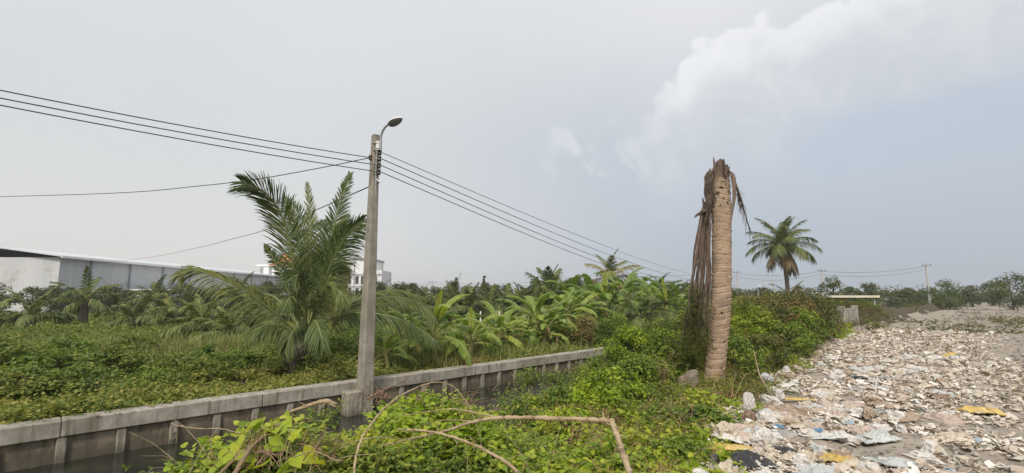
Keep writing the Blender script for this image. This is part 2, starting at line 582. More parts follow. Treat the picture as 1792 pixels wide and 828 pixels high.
us = grid_lines(-3000, 3000, -14, 36, 0.22)
vs = grid_lines(-3000, 3000, -14, 3.0, 0.2)
vs = np.array(sorted(list(vs[np.abs(vs - VW) > 0.16]) + [VW - 0.13, VW - 0.10]))
Ug, Vg = np.meshgrid(us, vs, indexing='ij')
Zg = ground_z(Ug, Vg)
Xg, Yg = xy(Ug, Vg)
nu, nv = Ug.shape
i = np.arange(nu - 1)[:, None] * nv
j = np.arange(nv - 1)[None, :]
F = np.stack([i + j, i + nv + j, i + nv + j + 1, i + j + 1], -1).reshape(-1, 4)[:, ::-1]
mb = MB()
mb.add(np.stack([Xg, Yg, Zg], -1), [F])
g_ = tag(mb.build('ground', M['soil'], smooth=True), kind='structure')

# canal water and pond
mb = MB()
c0 = [xy(-60, VW - 0.05), xy(140, VW - 0.05), xy(140, -5.2), xy(-60, -5.2)]
mb.add([(*q, -0.53) for q in c0], [[[3, 2, 1, 0]]])
o = tag(mb.build('canal_water', M['water']), kind='structure')
mb = MB()
a = np.linspace(0, 2 * PI, 40, endpoint=False)
mb.add(np.stack([-7.9 + 2.6 * np.cos(a), 13 + 1.1 * np.sin(a), np.full(40, -0.33)], -1), [np.arange(40)[None, :]])
tag(mb.build('pond_water', M['water']), kind='structure')

# dirt road sheet where the litter lies and the picture-taker stands
ru = grid_lines(-60, 200, -6, 30, 0.2)
rv = np.linspace(0, 1, 74)
Ru, Rt = np.meshgrid(ru, rv, indexing='ij')
Re = edge_v(Ru) - 0.3
Rv = Re + (4.6 - Re) * Rt
Rz = ground_z(Ru, Rv)
Rz = np.where(Rv > edge_v(Ru) + 0.02, 0.0 + 0.05 * (vnoise(Ru, Rv, 0.8) - 0.5), Rz) + 0.012
for rv_ in (-1.3, .35, 2.2):
    wob_ = rv_ + .25 * np.sin(Ru * .35)
    Rz = Rz - (.035 + .02 * vnoise(Ru, 0 * Ru, .9)) * np.exp(-((Rv - wob_) / .17) ** 2) + .018 * np.exp(-((np.abs(Rv - wob_) - .33) / .1) ** 2)
Rz = Rz + .03 * (vnoise(Ru, Rv, 3.1, 7) - .5)
Rx, Ry = xy(Ru, Rv)
nv2 = len(rv)
i = np.arange(len(ru) - 1)[:, None] * nv2
j = np.arange(nv2 - 1)[None, :]
F = np.stack([i + j, i + nv2 + j, i + nv2 + j + 1, i + j + 1], -1).reshape(-1, 4)
mb = MB()
mb.add(np.stack([Rx, Ry, Rz], -1), [F[:, ::-1]])
tag(mb.build('dirt_road', M['dirt'], smooth=True), kind='structure')


# ------------------------------------------------------------------ canal wall
UA = np.array([1 / SQ, 1 / SQ, 0])      # along
VA = np.array([1 / SQ, -1 / SQ, 0])     # towards the road
ZA = np.array([0, 0, 1.0])
AX = np.array([UA, -VA, ZA])


def UVZ(u, v, z):
    return UA * u + VA * v + ZA * z


wall = empty('canal_wall', UVZ(6, VW - 0.14, -0.6))
w0 = UVZ(6, VW - 0.14, -0.6)
tag(wall, 'long weathered concrete retaining wall with pale coping along the far bank of the canal', 'wall')
u = -14.0
while u < 34:
    L = 2.4
    mb = MB()
    dz = 0.006 * math.sin(u * 3.1)
    box(mb, UVZ(u + L / 2, VW - 0.15 + 0.004 * math.sin(u * 5), -0.105 + dz) - w0, (L - 0.006, 0.30, 0.21), AX, bev=0.012)
    mb.build('coping', M['cap'], wall)
    u += L
for k in range(20):
    L = 2.4
    u = -14 + k * L
    mb = MB()
    box(mb, UVZ(u + L / 2, VW - 0.13, -0.455) - w0, (L + 0.002, 0.14, 0.47), AX)
    mb.build('upper_panel', M['panel'], wall)
    mb = MB()
    box(mb, UVZ(u + L / 2, VW - 0.115, -1.1) - w0, (L + 0.002, 0.15, 0.82), AX)
    mb.build('lower_panel', M['panel'], wall)
u = 1.62
us_posts = []
while u < 26:
    us_posts.append(u)
    u += 0.545
u = 1.62 - 0.6
while u > -9:
    us_posts.append(u)
    u -= 0.6
rw = np.random.default_rng(5)
for k, u in enumerate(sorted(us_posts)):
    mb = MB()
    bro = rw.random() < 0.25
    box(mb, UVZ(u, VW - 0.065, -0.84) - w0, (0.105, 0.10, 1.25), AX, bev=0.012)
    if bro:   # spalled face with bare bars
        for s_ in (-0.028, 0.028):
            tube(mb, [UVZ(u + s_, VW - 0.006, -0.3 + 0) - w0, UVZ(u + s_ + 0.01, VW - 0.0, -0.5) - w0, UVZ(u + s_, VW - 0.006, -0.8) - w0], 0.006, 5, n=5, mi=1)
        for zz in (-0.36, -0.47, -0.6):
            box(mb, UVZ(u + rw.uniform(-.02, .02), VW - 0.01, zz) - w0, (0.06, 0.016, 0.05), AX, bev=0.006)
    mb.build('post', [M['post'], M['twig']], wall)

# ------------------------------------------------------------------ concrete street pole, block and lamp
M['galv'] = surf('galvanised_steel', [(0.35, 0.35, 0.35), (0.5, 0.5, 0.5)], 8, 0.45, 0.05, metal=0.7)
M['white'] = surf('white_enamel', [(0.62, 0.62, 0.60), (0.74, 0.74, 0.72)], 5, 0.4, 0.05, spots=((0.35, 0.3, 0.25), 14, 0.6, 0.7, 0.4))
M['insul'] = surf('brown_porcelain', [(0.05, 0.035, 0.03), (0.09, 0.065, 0.055)], 6, 0.25, 0.0, spec=0.6)
M['lens'] = surf('lamp_lens', [(0.16, 0.17, 0.17), (0.24, 0.25, 0.25)], 30, 0.2, 0.2, spec=0.6)
DP = 9.12
pb, pt = P(637, 716, DP), P(657.5, 237, DP)
pb[2] -= 0.35
pole = empty('street_pole', pb)
tag(pole, 'tall tapered concrete pole rising from the canal edge, carrying a curved lamp arm', 'pole')
axp = nrm(pt - pb)
pu = nrm(UA - axp * np.dot(UA, axp))
pv = np.cross(axp, pu)
mb = MB()
secs = []
for t_ in np.linspace(0, 1, 30):
    hw = (0.125 * (1 - t_) + 0.062 * t_)
    hd = (0.135 * (1 - t_) + 0.070 * t_)
    c = 0.018
    cx = pt * t_ + pb * (1 - t_) - pb
    pr_ = [(-hw + c, -hd), (hw - c, -hd), (hw, -hd + c), (hw, hd - c), (hw - c, hd), (-hw + c, hd), (-hw, hd - c), (-hw, -hd + c)]
    secs.append([cx + pu * a_ + pv * b_ for a_, b_ in pr_])
V = np.array(secs).reshape(-1, 3)
i = np.arange(29)[:, None] * 8
j = np.arange(8)[None, :]
F = np.stack([i + j, i + (j + 1) % 8, i + 8 + (j + 1) % 8, i + 8 + j], -1).reshape(-1, 4)
mb.add(V, [F, np.arange(232, 240)[None, :]])
mb.build('shaft', M['pole'], pole)


def PL(px, py, d=0.0):
    return P(px, py, DP + d) - pb


# lamp arm and its fittings
mb = MB()
tube(mb, [PL(666.5, 263, -0.1), PL(666.5, 245, -0.12), PL(668, 234, -0.14), PL(673, 224, -0.18), PL(680, 217.5, -0.22), PL(686, 215, -0.25)], 0.022, 10, n=24)
mb.build('lamp_arm', M['galv'], pole, smooth=True)
lh = MB()
c = PL(692, 212.5, -0.28)
la = nrm(PL(704, 206, -0.34) - PL(680, 219, -0.22))
lu = nrm(np.array([-0.30, 0.62, 0.80]))
lu = nrm(lu - la * np.dot(lu, la))
lb = np.cross(la, lu)
th = np.linspace(0, 2 * PI, 24, endpoint=False)
prof = [(0.0, 0.085), (0.35, 0.08), (0.62, 0.062), (0.85, 0.035), (1.0, 0.0), (1.02, -0.015), (0.96, -0.022)]
ring = []
for r_, h_ in prof[1:]:
    egg = 1 - 0.22 * np.cos(th)
    ring.append(c + r_ * (0.165 * np.cos(th)[:, None] * la + 0.085 * (egg * np.sin(th))[:, None] * lb) + h_ * lu)
V = np.vstack([[c + 0.085 * lu]] + ring)
F3 = np.array([[0, 1 + k, 1 + (k + 1) % 24] for k in range(24)])
F4 = []
for q in range(len(prof) - 2):
    for k in range(24):
        F4.append([1 + q * 24 + k, 1 + (q + 1) * 24 + k, 1 + (q + 1) * 24 + (k + 1) % 24, 1 + q * 24 + (k + 1) % 24])
lh.add(V, [F3, np.array(F4)])
lamp = lh.build('lamp_head', M['white'], pole, smooth=True)
lm = MB()
ring = [c + 0.93 * (0.165 * np.cos(th)[:, None] * la + 0.085 * ((1 - .22 * np.cos(th)) * np.sin(th))[:, None] * lb) - 0.018 * lu,
        c + 0.6 * (0.165 * np.cos(th)[:, None] * la + 0.085 * np.sin(th)[:, None] * lb) - 0.038 * lu]
V = np.vstack(ring + [[c - 0.044 * lu]])
F4 = [[k, (k + 1) % 24, 24 + (k + 1) % 24, 24 + k] for k in range(24)]
F3 = [[24 + k, 24 + (k + 1) % 24, 48] for k in range(24)]
lm.add(V, [np.array(F4), np.array(F3)])
lm.build('lens', M['lens'], lamp, smooth=True)
mb = MB()
box(mb, PL(661.5, 254, -0.10), (0.075, 0.06, 0.16), bev=0.01)
mb.build('ballast_box', M['white'], pole)
mb = MB()
for yy in (250, 262):
    tube(mb, [PL(652, yy, -0.09), PL(659, yy, -0.13), PL(669, yy, -0.10)], 0.012, 6, n=6)
tube(mb, [PL(660, 262, -0.12), PL(658, 290, -0.13), PL(657, 330, -0.14), PL(656, 345, -0.14)], 0.008, 5, n=8)
mb.build('clamp', M['galv'], pole, smooth=True)


def spool(mb, c, ax=ZA):
    q = [(0, .030), (.012, .040), (.03, .040), (.042, .022), (.055, .022), (.067, .040), (.085, .040), (.095, .028)]
    tube(mb, [c + ax * (a_ - .047) for a_, _ in q], [r_ for _, r_ in q], 12)


ins_y = [267, 278, 289.5, 301]
for k, yy in enumerate(ins_y):
    mb = MB()
    spool(mb, PL(664.5 - k * 0.6, yy, -0.06))
    mb.build('insulator', M['insul'], pole, smooth=True)
mb = MB()
spool(mb, PL(648.5, 276, -0.05))
mb.build('insulator', M['insul'], pole, smooth=True)
mb = MB()
tube(mb, [PL(667, 262, -0.03), PL(664.5, 307, -0.03)], 0.010, 6, n=3)
tube(mb, [PL(648.5, 270, -0.02), PL(648.5, 283, -0.02)], 0.010, 6, n=3)
tube(mb, [PL(648.5, 276, -0.02), PL(664, 278, -0.1)], 0.010, 6, n=3)
for k, yy in enumerate(ins_y):
    tube(mb, [PL(656 - k * .3, yy, -0.08), PL(665.5 - k * 0.6, yy, -0.05)], 0.008, 5, n=3)
tube(mb, [PL(658, 312, -.1), PL(664, 319, -.12)], 0.010, 5, n=3)
mb.build('insulator_bracket', M['galv'], pole)

blk = P(616, 700, 8.92)
mb = MB()
bz = P(616, 684, 8.92)[2]
box(mb, (0, 0, 0), (0.30, 0.26, bz + 1.2), AX, bev=0.02)
o = mb.build('concrete_block', M['post'])
o.location = (blk[0], blk[1], (bz - 1.2) / 2)
tag(o, 'stubby square concrete pier standing in the canal against the left side of the street pole', 'concrete pier')


# cables -------------------------------------------------------------
def cable(pts, r, label, n=48, name='power_cable'):
    mb = MB()
    org = np.asarray(pts[0])
    tube(mb, [np.asarray(q) - org for q in pts], r, 6, n=n)
    o = mb.build(name, M['wire'], smooth=True)
    o.location = org
    tag(o, label, 'cable')
    return o


def sag(a, b, s, n=14):
    t_ = np.linspace(0, 1, n)[:, None]
    p = a * (1 - t_) + b * t_
    p[:, 2] -= (4 * s * t_ * (1 - t_))[:, 0]
    return p


FARP = P(1289, 484, 78)
names_r = ['topmost', 'second from the top', 'third from the top', 'lowest']
for k, yy in enumerate(ins_y):
    a_ = P(668 - k * 0.6, yy, DP - 0.06)
    b_ = P(1289, 479.5 + k * 3.2, 78)
    cable(sag(a_, b_, [1.35, 1.65, 1.9, 2.0][k]), 0.0085 if k else 0.007, 'power cable sagging right from the street pole, %s of four' % names_r[k])
# to the left, along the canal
ul, vl = uv(*P(344, 224, 7.2)[:2])
for k, (ya, yb) in enumerate([(276, 224.5), (289.5, 236.5), (301, 248.5)]):
    a_ = P(648 if k == 0 else 664 - k * .6, ya, DP - 0.06)
    b_ = P(344, yb, 7.2)
    d_ = b_ - a_
    e_ = a_ + d_ * 5
    e_[2] = a_[2] + (d_[2] + .64 * .30) / .2
    cable(sag(a_, e_, .30, 20), 0.0085, 'power cable running left from the street pole, %s of three' % ['topmost', 'middle', 'lowest'][k])
a_ = P(648, 276, DP - 0.06)
cable([a_, P(560, 294, 9.6), P(450, 313.5, 10.3), P(344, 326, 11), P(200, 338, 12.2), P(-60, 346, 15)], 0.009,
      'twisted black service cable dropping from the street pole leftward above the palm')
cable([P(664, 319, DP - .1), P(600, 347, 10.5), P(540, 373, 13.5), P(470, 401, 18), P(400, 420, 24), P(344, 434, 30), P(250, 452, 45), P(100, 470, 70)], 0.012,
      'thin lower service cable passing behind the palm fronds towards the warehouse')


# ------------------------------------------------------------------ leaf templates and undergrowth
LEAF4 = (np.array([(0, 0, 0), (.42, .5, .10), (1, 0, -.08), (.42, -.5, .10)]), [np.array([[0, 2, 1], [0, 3, 2]])])
LEAF8 = (np.array([(0, 0, 0), (.22, .40, .10), (.58, .40, .09), (1, 0, -.12), (.58, -.40, .09), (.22, -.40, .10), (.45, 0, 0.02)]),
         [np.array([[0, 6, 2, 1], [6, 3, 2, 2], [0, 5, 4, 6], [6, 4, 3, 3]])])
LEAF8 = (LEAF8[0], [np.array([[0, 6, 2, 1], [0, 5, 4, 6]]), np.array([[6, 3, 2], [6, 4, 3]])])
HEART = (np.array([(0, 0, 0), (-.13, .26, .05), (.08, .50, .10), (.45, .44, .08), (1, 0, -.14),
                   (.45, -.44, .08), (.08, -.50, .10), (-.13, -.26, .05), (.42, 0, .01)]),
         [np.array([[0, 8, 3, 2], [0, 6, 5, 8]]), np.array([[0, 2, 1], [8, 4, 3], [8, 5, 4], [0, 7, 6]])])


def place(mb, tmpl, pos, d, nr, size, wid, tint):
    V, Fs = tmpl
    n = len(pos)
    if n == 0:
        return
    d = nrm(d)
    s_ = nrm(np.cross(nr, d))
    nn = np.cross(d, s_)
    size = np.broadcast_to(size, (n,))[:, None, None]
    wid = np.broadcast_to(wid, (n,))[:, None, None]
    W_ = pos[:, None, :] + size * (V[None, :, 0:1] * d[:, None, :] + V[None, :, 2:3] * nn[:, None, :]) + size * wid * V[None, :, 1:2] * s_[:, None, :]
    k = len(V)
    off = (np.arange(n) * k)[:, None, None]
    mb.add(W_.reshape(-1, 3), [(F[None] + off).reshape(-1, F.shape[1]) for F in Fs], np.repeat(tint, k))


def sprigs(mb, base, nl, L, leaf, wid, tmpl, r, lean=0.6, tint=(0.5, 0.2), stem=None, lift=0.25, droop=0.35, upbias=1.0):
    """shoots with leaves along them, growing from the base points"""
    n = len(base)
    if n == 0:
        return
    L = L * r.uniform(0.6, 1.25, n)
    a = r.uniform(0, 2 * PI, n)
    h = np.stack([np.cos(a), np.sin(a), np.zeros(n)], -1)
    le = lean * r.uniform(0.1, 1.3, n)
    dr = nrm(h * le[:, None] + np.array([0, 0, upbias]))
    tb = r.normal(tint[0], tint[1] * 0.6, n)
    t_ = (np.arange(nl) + 0.5) / nl
    t_ = np.clip(t_[None, :] + r.uniform(-.4, .4, (n, nl)) / nl, 0.02, 1.0)
    def pt(tt):
        return base[:, None, :] + L[:, None, None] * (dr[:, None, :] * tt[..., None] + h[:, None, :] * (0.30 * tt ** 2)[..., None]
                                                    - np.array([0, 0, 1.0]) * (droop * tt ** 2.2)[..., None])
    p = pt(t_).reshape(-1, 3)
    la_ = (a[:, None] + np.arange(nl)[None, :] * 2.4 + r.uniform(-.6, .6, (n, nl))).ravel()
    e = r.normal(lift, 0.35, n * nl)
    d = np.stack([np.cos(la_) * np.cos(e), np.sin(la_) * np.cos(e), np.sin(e)], -1)
    nr = nrm(np.stack([r.normal(0, .38, n * nl), r.normal(0, .38, n * nl), np.ones(n * nl)], -1) - d * 0.3)
    sz = leaf * r.uniform(0.55, 1.25, n * nl) * (1.15 - 0.45 * t_.ravel())
    ti = np.clip(np.repeat(tb, nl) + r.normal(0, tint[1], n * nl) + 0.18 * (t_.ravel() - .5), 0, 1)
    place(mb, tmpl, p, d, nr, sz, wid, ti)
    if stem is not None:
        sb, sw, every = stem
        idx = np.arange(0, n, every)
        tt = np.broadcast_to(np.array([0, .35, .7, 1.0]), (n, 4))
        q = pt(tt)[idx]
        wv_ = np.cross(dr[idx], np.array([0, 0, 1.0]) + 0 * dr[idx])
        wv_ = nrm(wv_ + 1e-5)[:, None, :] * sw
        wtap = np.array([1, .8, .55, .25])[None, :, None]
        A = q - wv_ * wtap
        B = q + wv_ * wtap
        V = np.stack([A, B], 2).reshape(-1, 3)
        m_ = len(idx)
        o_ = (np.arange(m_) * 8)[:, None, None]
        F = np.array([[0, 1, 3, 2], [2, 3, 5, 4], [4, 5, 7, 6]])[None] + o_
        sb.add(V, [F.reshape(-1, 4)], r.uniform(0, 1, m_).repeat(8))


def strip_points(n, u0, u1, r, vlo=-6.9):
    u = r.uniform(u0, u1, n)
    ve = edge_v(u)
    v = r.uniform(vlo, ve + 0.15, n)
    return u, v


# near bank: creeping vines (large pale leaves) towards the left, small-leaved shrubs to the right
r = np.random.default_rng(11)
vine, shrub, scrub, stems = MB(), MB(), MB(), MB()
for (u0, u1, dens) in ((-4, 0.4, 500), (0.4, 3.2, 1100), (3.2, 6.5, 850), (6.5, 10, 650), (10, 15, 420), (15, 24, 240), (24, 40, 70)):
    n = int(dens * (u1 - u0) * 4.6)
    u, v = strip_points(n, u0, u1, r)
    z = veg_top(u, v)
    x, y = xy(u, v)
    keep = (z > -0.72) & ((x * x + y * y) > 1.3 ** 2)
    u, v, z, x, y = [q[keep] for q in (u, v, z, x, y)]
    sel = vnoise(u, v, 0.75, 5) * 0.7 + vnoise(u, v, 1.9, 9) * 0.3
    near = ss(7.5 - u, 0, 4.0)
    isv = sel < 0.34 + 0.32 * near
    sel2 = vnoise(u, v, 0.7, 31)
    iss = (~isv) & (sel2 + 0.48 * ss(u, 9, 14) + 0.40 * ss(v - edge_v(u), -0.9, 0.1) > 0.84)
    ish = ~isv & ~iss
    dep = r.exponential(0.10, len(u)).clip(0, .28)
    B = np.stack([x, y, z - 0.10 - dep], -1)
    far = u0 >= 10
    lump = vnoise(u, v, 1.6, 44)
    hb = (0.55 + 0.9 * lump)
    for mask, mb_, nl, L, lf, wd, tp, ti, ln in (
            (isv, vine, 9, .34, .078, .85, HEART, (0.60, .2), .8),
            (ish, shrub, 12 if not far else 9, .34, .056 if not far else .075, .62, LEAF8 if not far else LEAF4, (0.60, .22), .6),
            (iss, scrub, 14 if not far else 9, .40, .036 if not far else .06, .45, LEAF4, (0.5, .24), .8)):
        b = B[mask]
        h_ = np.minimum(hb[mask], 1.4)
        t0 = ti[0] + 0.0
        sprigs(mb_, b, nl, L * h_, lf, wd, tp, r, ln, (t0, ti[1]), stem=(stems, .0035 if not far else .006, 2), droop=.35)
tag(vine.build('creeping_vines', M['vine']), 'tangle of pale green heart-leaved creepers over the near canal bank', 'creepers', kind='stuff')
tag(shrub.build('undergrowth', M['shrub']), 'dense mid green small-leaved undergrowth covering the near canal bank', 'undergrowth', kind='stuff')
tag(scrub.build('dry_scrub', M['scrub']), 'brownish fine-leaved scrub along the litter strip and hedge', 'scrub', kind='stuff')
tag(stems.build('undergrowth_stems', M['twig']), 'thin brown and green stems through the bank undergrowth', 'stems', kind='stuff')

# some tall loose shoots standing above the mass, thin grass stalks, dry twig litter
r = np.random.default_rng(12)
tall = MB()
ts = MB()
n = 900
u = r.uniform(0.2, 20, n)
v = r.uniform(-6.0, -2, n)
ok = (v < edge_v(u) - 0.4) & (vnoise(u, v, 1.0, 61) > 0.5)
u, v = u[ok], v[ok]
x, y = xy(u, v)
B = np.stack([x, y, veg_top(u, v) - .06], -1)
sprigs(tall, B, 11, .42, .055, .5, LEAF8, r, .35, (.62, .18), stem=(ts, .0028, 1), droop=.2)
# dry stalks
n = 1500
u = r.uniform(0.6, 18, n)
v = r.uniform(-6.2, -1.8, n)
ok = (v < edge_v(u) + 0.1) & (vnoise(u, v, .8, 71) > .35)
u, v = u[ok], v[ok]
x, y = xy(u, v)
for k in range(len(u)):
    b = np.array([x[k], y[k], veg_top(u[k], v[k]) - .05])
    a = r.uniform(0, 2 * PI)
    L = r.uniform(.15, .5)
    e = r.uniform(0.0, 1.0)
    d = np.array([math.cos(a), math.sin(a), e])
    tube(ts, [b, b + d * L * .5 + [0, 0, .05], b + d * L + [0, 0, -.08 * (1 - e)]], [.0032, .0014], 3, n=4, caps=False, tint=r.random())
tag(tall.build('tall_weeds', M['shrub']), 'loose leafy weed shoots standing above the undergrowth', 'weeds', kind='stuff')
tag(ts.build('dry_stalks', M['branch']), 'thin pale dry stalks and tendrils scattered through the growth', 'dry stalks', kind='stuff')


# ------------------------------------------------------------------ far bank ground cover
def fan_points(n, y0, y1, px0, px1, r, power=1.0):
    """points spread over the land beyond the wall, thinning with distance"""
    t_ = r.random(n)
    Y = (y0 ** (1 - power) * (1 - t_) + y1 ** (1 - power) * t_) ** (1 / (1 - power)) if power != 1 else y0 * (y1 / y0) ** t_
    px = r.uniform(px0, px1, n)
    X = (px - 896) / 845 * Y
    return X, Y


r = np.random.default_rng(13)
cover, cst, dg = MB(), MB(), MB()
X, Y = fan_points(36000, 6.2, 20, -60, 1150, r)
u, v = uv(X, Y)
pond = (((X + 7.9) / 2.5) ** 2 + ((Y - 13) / 1.0) ** 2) < 1
ok = (v < VW - 0.34) & ~pond
X, Y, u, v = X[ok], Y[ok], u[ok], v[ok]
bed = ss(-v - 8.6, 1.0, 3.6)
hgt = 0.07 + 0.55 * vnoise(u, v, .9, 3) ** 2.2 * (1 - .2 * bed)
dry = ((vnoise(u, v, .5, 81) > .55) & (bed > .35)) | (vnoise(u, v, 1.7, 85) > .80)
hgt = hgt * (1 + .9 * ss(vnoise(u, v, .28, 88), .5, .75) * bed)
Z = ground_z(u, v) + 0.02
B = np.stack([X, Y, Z], -1)
sprigs(cover, B[~dry], 8, (hgt[~dry] * 1.6), .078, .75, LEAF4, r, .8, (.68, .22), stem=None, droop=.3)
tag(cover.build('bank_ground_cover', M['field']), 'low leafy green ground cover behind the canal wall', 'ground cover', kind='stuff')

cover2 = MB()
X, Y = fan_points(26000, 19, 75, -60, 1500, r)
u, v = uv(X, Y)
ok = (v < VW - 1)
X, Y, u, v = X[ok], Y[ok], u[ok], v[ok]
B = np.stack([X, Y, ground_z(u, v)], -1)
sprigs(cover2, B, 7, .35 + .35 * vnoise(X, Y, .25, 4), .16, .7, LEAF4, r, .8, (.45, .2), droop=.3)
tag(cover2.build('field_weeds', M['field']), 'low green weeds covering the plot between the banana plants and palms', 'weeds', kind='stuff')


def blades(mb, X, Y, Z, h, r, wd=.01, lean=.35):
    n = len(X)
    a = r.uniform(0, 2 * PI, n)
    le = r.uniform(.05, 1, n) * lean
    h = h * r.uniform(.6, 1.2, n)
    d = np.stack([np.cos(a) * le, np.sin(a) * le, np.ones(n)], -1)
    s_ = np.stack([-np.sin(a + r.uniform(-1, 1, n)), np.cos(a), np.zeros(n)], -1) * wd
    b = np.stack([X, Y, Z], -1)
    p1 = b + d * h[:, None] * .55
    p2 = b + d * h[:, None] * np.array([1.7, 1.7, 1.0]) - np.array([0, 0, 1]) * (h * le * .5)[:, None]
    V = np.stack([b - s_, b + s_, p1 - s_ * .8, p1 + s_ * .8, p2], 1).reshape(-1, 3)
    o_ = (np.arange(n) * 5)[:, None]
    mb.add(V, [np.array([[0, 1, 3, 2]]) + o_, np.array([[2, 3, 4]]) + o_], np.repeat(np.clip(r.normal(.5, .25, n), 0, 1), 5))


grass = MB()
for (cx, cy, sx, sy, n, h) in ((-7.9, 16.4, 1.1, .8, 4200, .62), (-1.5, 14.5, 2.0, 1.2, 4000, .45), (-13.5, 16.5, 2.0, 1.0, 1500, .5),
                               (-10.5, 19.5, 2.6, .8, 1500, .5), (-4.2, 16.5, 1.8, 1.5, 3500, .55), (-3.2, 12.6, 1.2, .7, 1800, .4),
                               (-15, 12.5, 1.5, .6, 900, .4), (-6.2, 23, 6.0, 1.5, 3000, .5), (-12.5, 14.6, 3.2, 1.3, 5200, .32), (-8.2, 13.4, 2.4, 1.1, 3600, .30), (-5.2, 13.0, 1.2, .8, 1800, .35), (-16.5, 14.5, 2.5, 2.0, 4200, .34), (-3.0, 17.5, 3.0, 1.6, 3600, .35)):
    X = r.normal(cx, sx, n)
    Y = r.normal(cy, sy, n)
    u, v = uv(X, Y)
    ok = (v < VW - .6)
    blades(grass, X[ok], Y[ok], ground_z(u, v)[ok], h, r, .012)
tag(grass.build('tall_grass', M['grass']), 'tall soft green grass around the pond and under the palm', 'grass', kind='stuff')
for (px, py, sx, sy, n) in ((735, 628, .7, .5, 900), (800, 640, .6, .35, 700), (880, 618, .9, .5, 500), (700, 612, 1.0, .5, 500), (590, 648, .5, .3, 300), (430, 620, 1.4, .4, 600)):
    q = on_ground(px, py, -0.15)
    X = r.normal(q[0], sx, n)
    Y = r.normal(q[1], sy, n)
    u, v = uv(X, Y)
    ok = v < VW - .4
    blades(dg, X[ok], Y[ok], ground_z(u, v)[ok], .30, r, .008, .9)
# shaggy brown stalks and scrub right of the dead trunk
n = 900
U = r.uniform(8.5, 18, n)
V_ = edge_v(U) - r.uniform(.1, 2.2, n)
x, y = xy(U, V_)
sh_ = MB()
sprigs(sh_, np.stack([x, y, veg_top(U, V_) - .02], -1), 13, .50, .045, .4, LEAF4, r, .7, (.72, .22), stem=(sh_, .0045, 1), droop=.35)
tag(sh_.build('shaggy_scrub', M['scrub']), 'shaggy brownish stalks standing out of the right-hand hedge', 'scrub', kind='stuff')
# dry matted grass on the near bank and by the litter
for (uu, vv, su, sv_, n) in ((5.4, -2.7, .7, .25, 450), (7.4, -3.1, .9, .25, 420), (9.5, -3.5, 1.2, .3, 500), (3.6, -2.2, .5, .25, 350), (12.5, -3.9, 1.5, .35, 900), (5.2, -3.8, .4, .3, 350)):
    U = r.normal(uu, su, n)
    V_ = r.normal(vv, sv_, n)
    x, y = xy(U, V_)
    blades(dg, x, y, np.maximum(veg_top(U, V_), 0) - .02, .22, r, .0035, 1.3)
tag(dg.build('dry_grass', M['drygrass']), 'straw coloured dry grass in loose tufts on both banks', 'dry grass', kind='stuff')


# ------------------------------------------------------------------ palms
def frond(mb, ctrl, Lmax, n, wd, r, droop=.35, side=None, normal=None, tint=.5, rr=.022, start=.16, fold=0.0, mi=0, asym=(1, 1), ang=(35, 62), curl=.0):
    p = spline(ctrl, n)
    T = tangents(p)
    tube(mb, p, [rr, rr * .6, rr * .25], 5, tint=.5, mi=1, caps=False)
    t_ = np.linspace(0, 1, n)
    k0 = int(start * n)
    q, Tq, tq = p[k0:], T[k0:], t_[k0:]
    m_ = len(q)
    if normal is not None:
        sd = nrm(np.cross(Tq, np.broadcast_to(normal, Tq.shape)))
        nn = np.broadcast_to(normal, Tq.shape)
    else:
        sd = np.broadcast_to(side, Tq.shape)
        nn = nrm(np.cross(sd, Tq))
        nn = nn * np.where(nn[:, 2:3] < 0, -1, 1)
    for s_, am in zip((-1, 1), asym):
        for rep in range(1):
            jt = r.normal(0, .05, m_)
            A = np.radians(ang[0] + (ang[1] - ang[0]) * tq) + r.normal(0, .09, m_)
            L = am * Lmax * np.clip(np.sin(PI * np.clip(tq * .80 + .16, 0, 1)), .12, 1) ** .65 * r.uniform(.82, 1.08, m_)
            d = s_ * sd * np.cos(A)[:, None] + Tq * np.sin(A)[:, None] + nn * (fold + jt)[:, None]
            d = nrm(d)
            dz = np.array([0, 0, -1.0])
            P0 = q + d * 0
            dr1 = droop * r.uniform(.7, 1.3, m_)
            P1 = q + d * (L * .45)[:, None] + dz * (L * dr1 * .16)[:, None]
            P2 = q + d * (L * .80)[:, None] + dz * (L * dr1 * .55)[:, None]
            P3 = q + d * (L * .98)[:, None] + dz * (L * dr1 * 1.0)[:, None]
            wv_ = nrm(np.cross(d, nn) + nn * r.normal(0, .45, m_)[:, None]) * wd
            V = np.stack([P0 - wv_ * .5, P0 + wv_ * .5, P1 - wv_, P1 + wv_, P2 - wv_ * .7, P2 + wv_ * .7, P3], 1).reshape(-1, 3)
            o_ = (np.arange(m_) * 7)[:, None]
            mb.add(V, [np.array([[0, 1, 3, 2]]) + o_, np.array([[2, 3, 5, 4]]) + o_, np.array([[4, 5, 6]]) + o_],
                   np.repeat(np.clip(tint + r.normal(0, .13, m_), 0, 1), 7), mi)


def auto_frond_ctrl(h, L, elev, bend):
    """arching stalk leaving the crown at the given elevation and bending over"""
    pts = [np.zeros(3)]
    e = elev
    k = 6
    for s_ in range(k):
        pts.append(pts[-1] + (h * math.cos(e) + ZA * math.sin(e)) * L / k)
        e -= bend / k * (0.6 + 0.8 * s_ / k)
    return pts


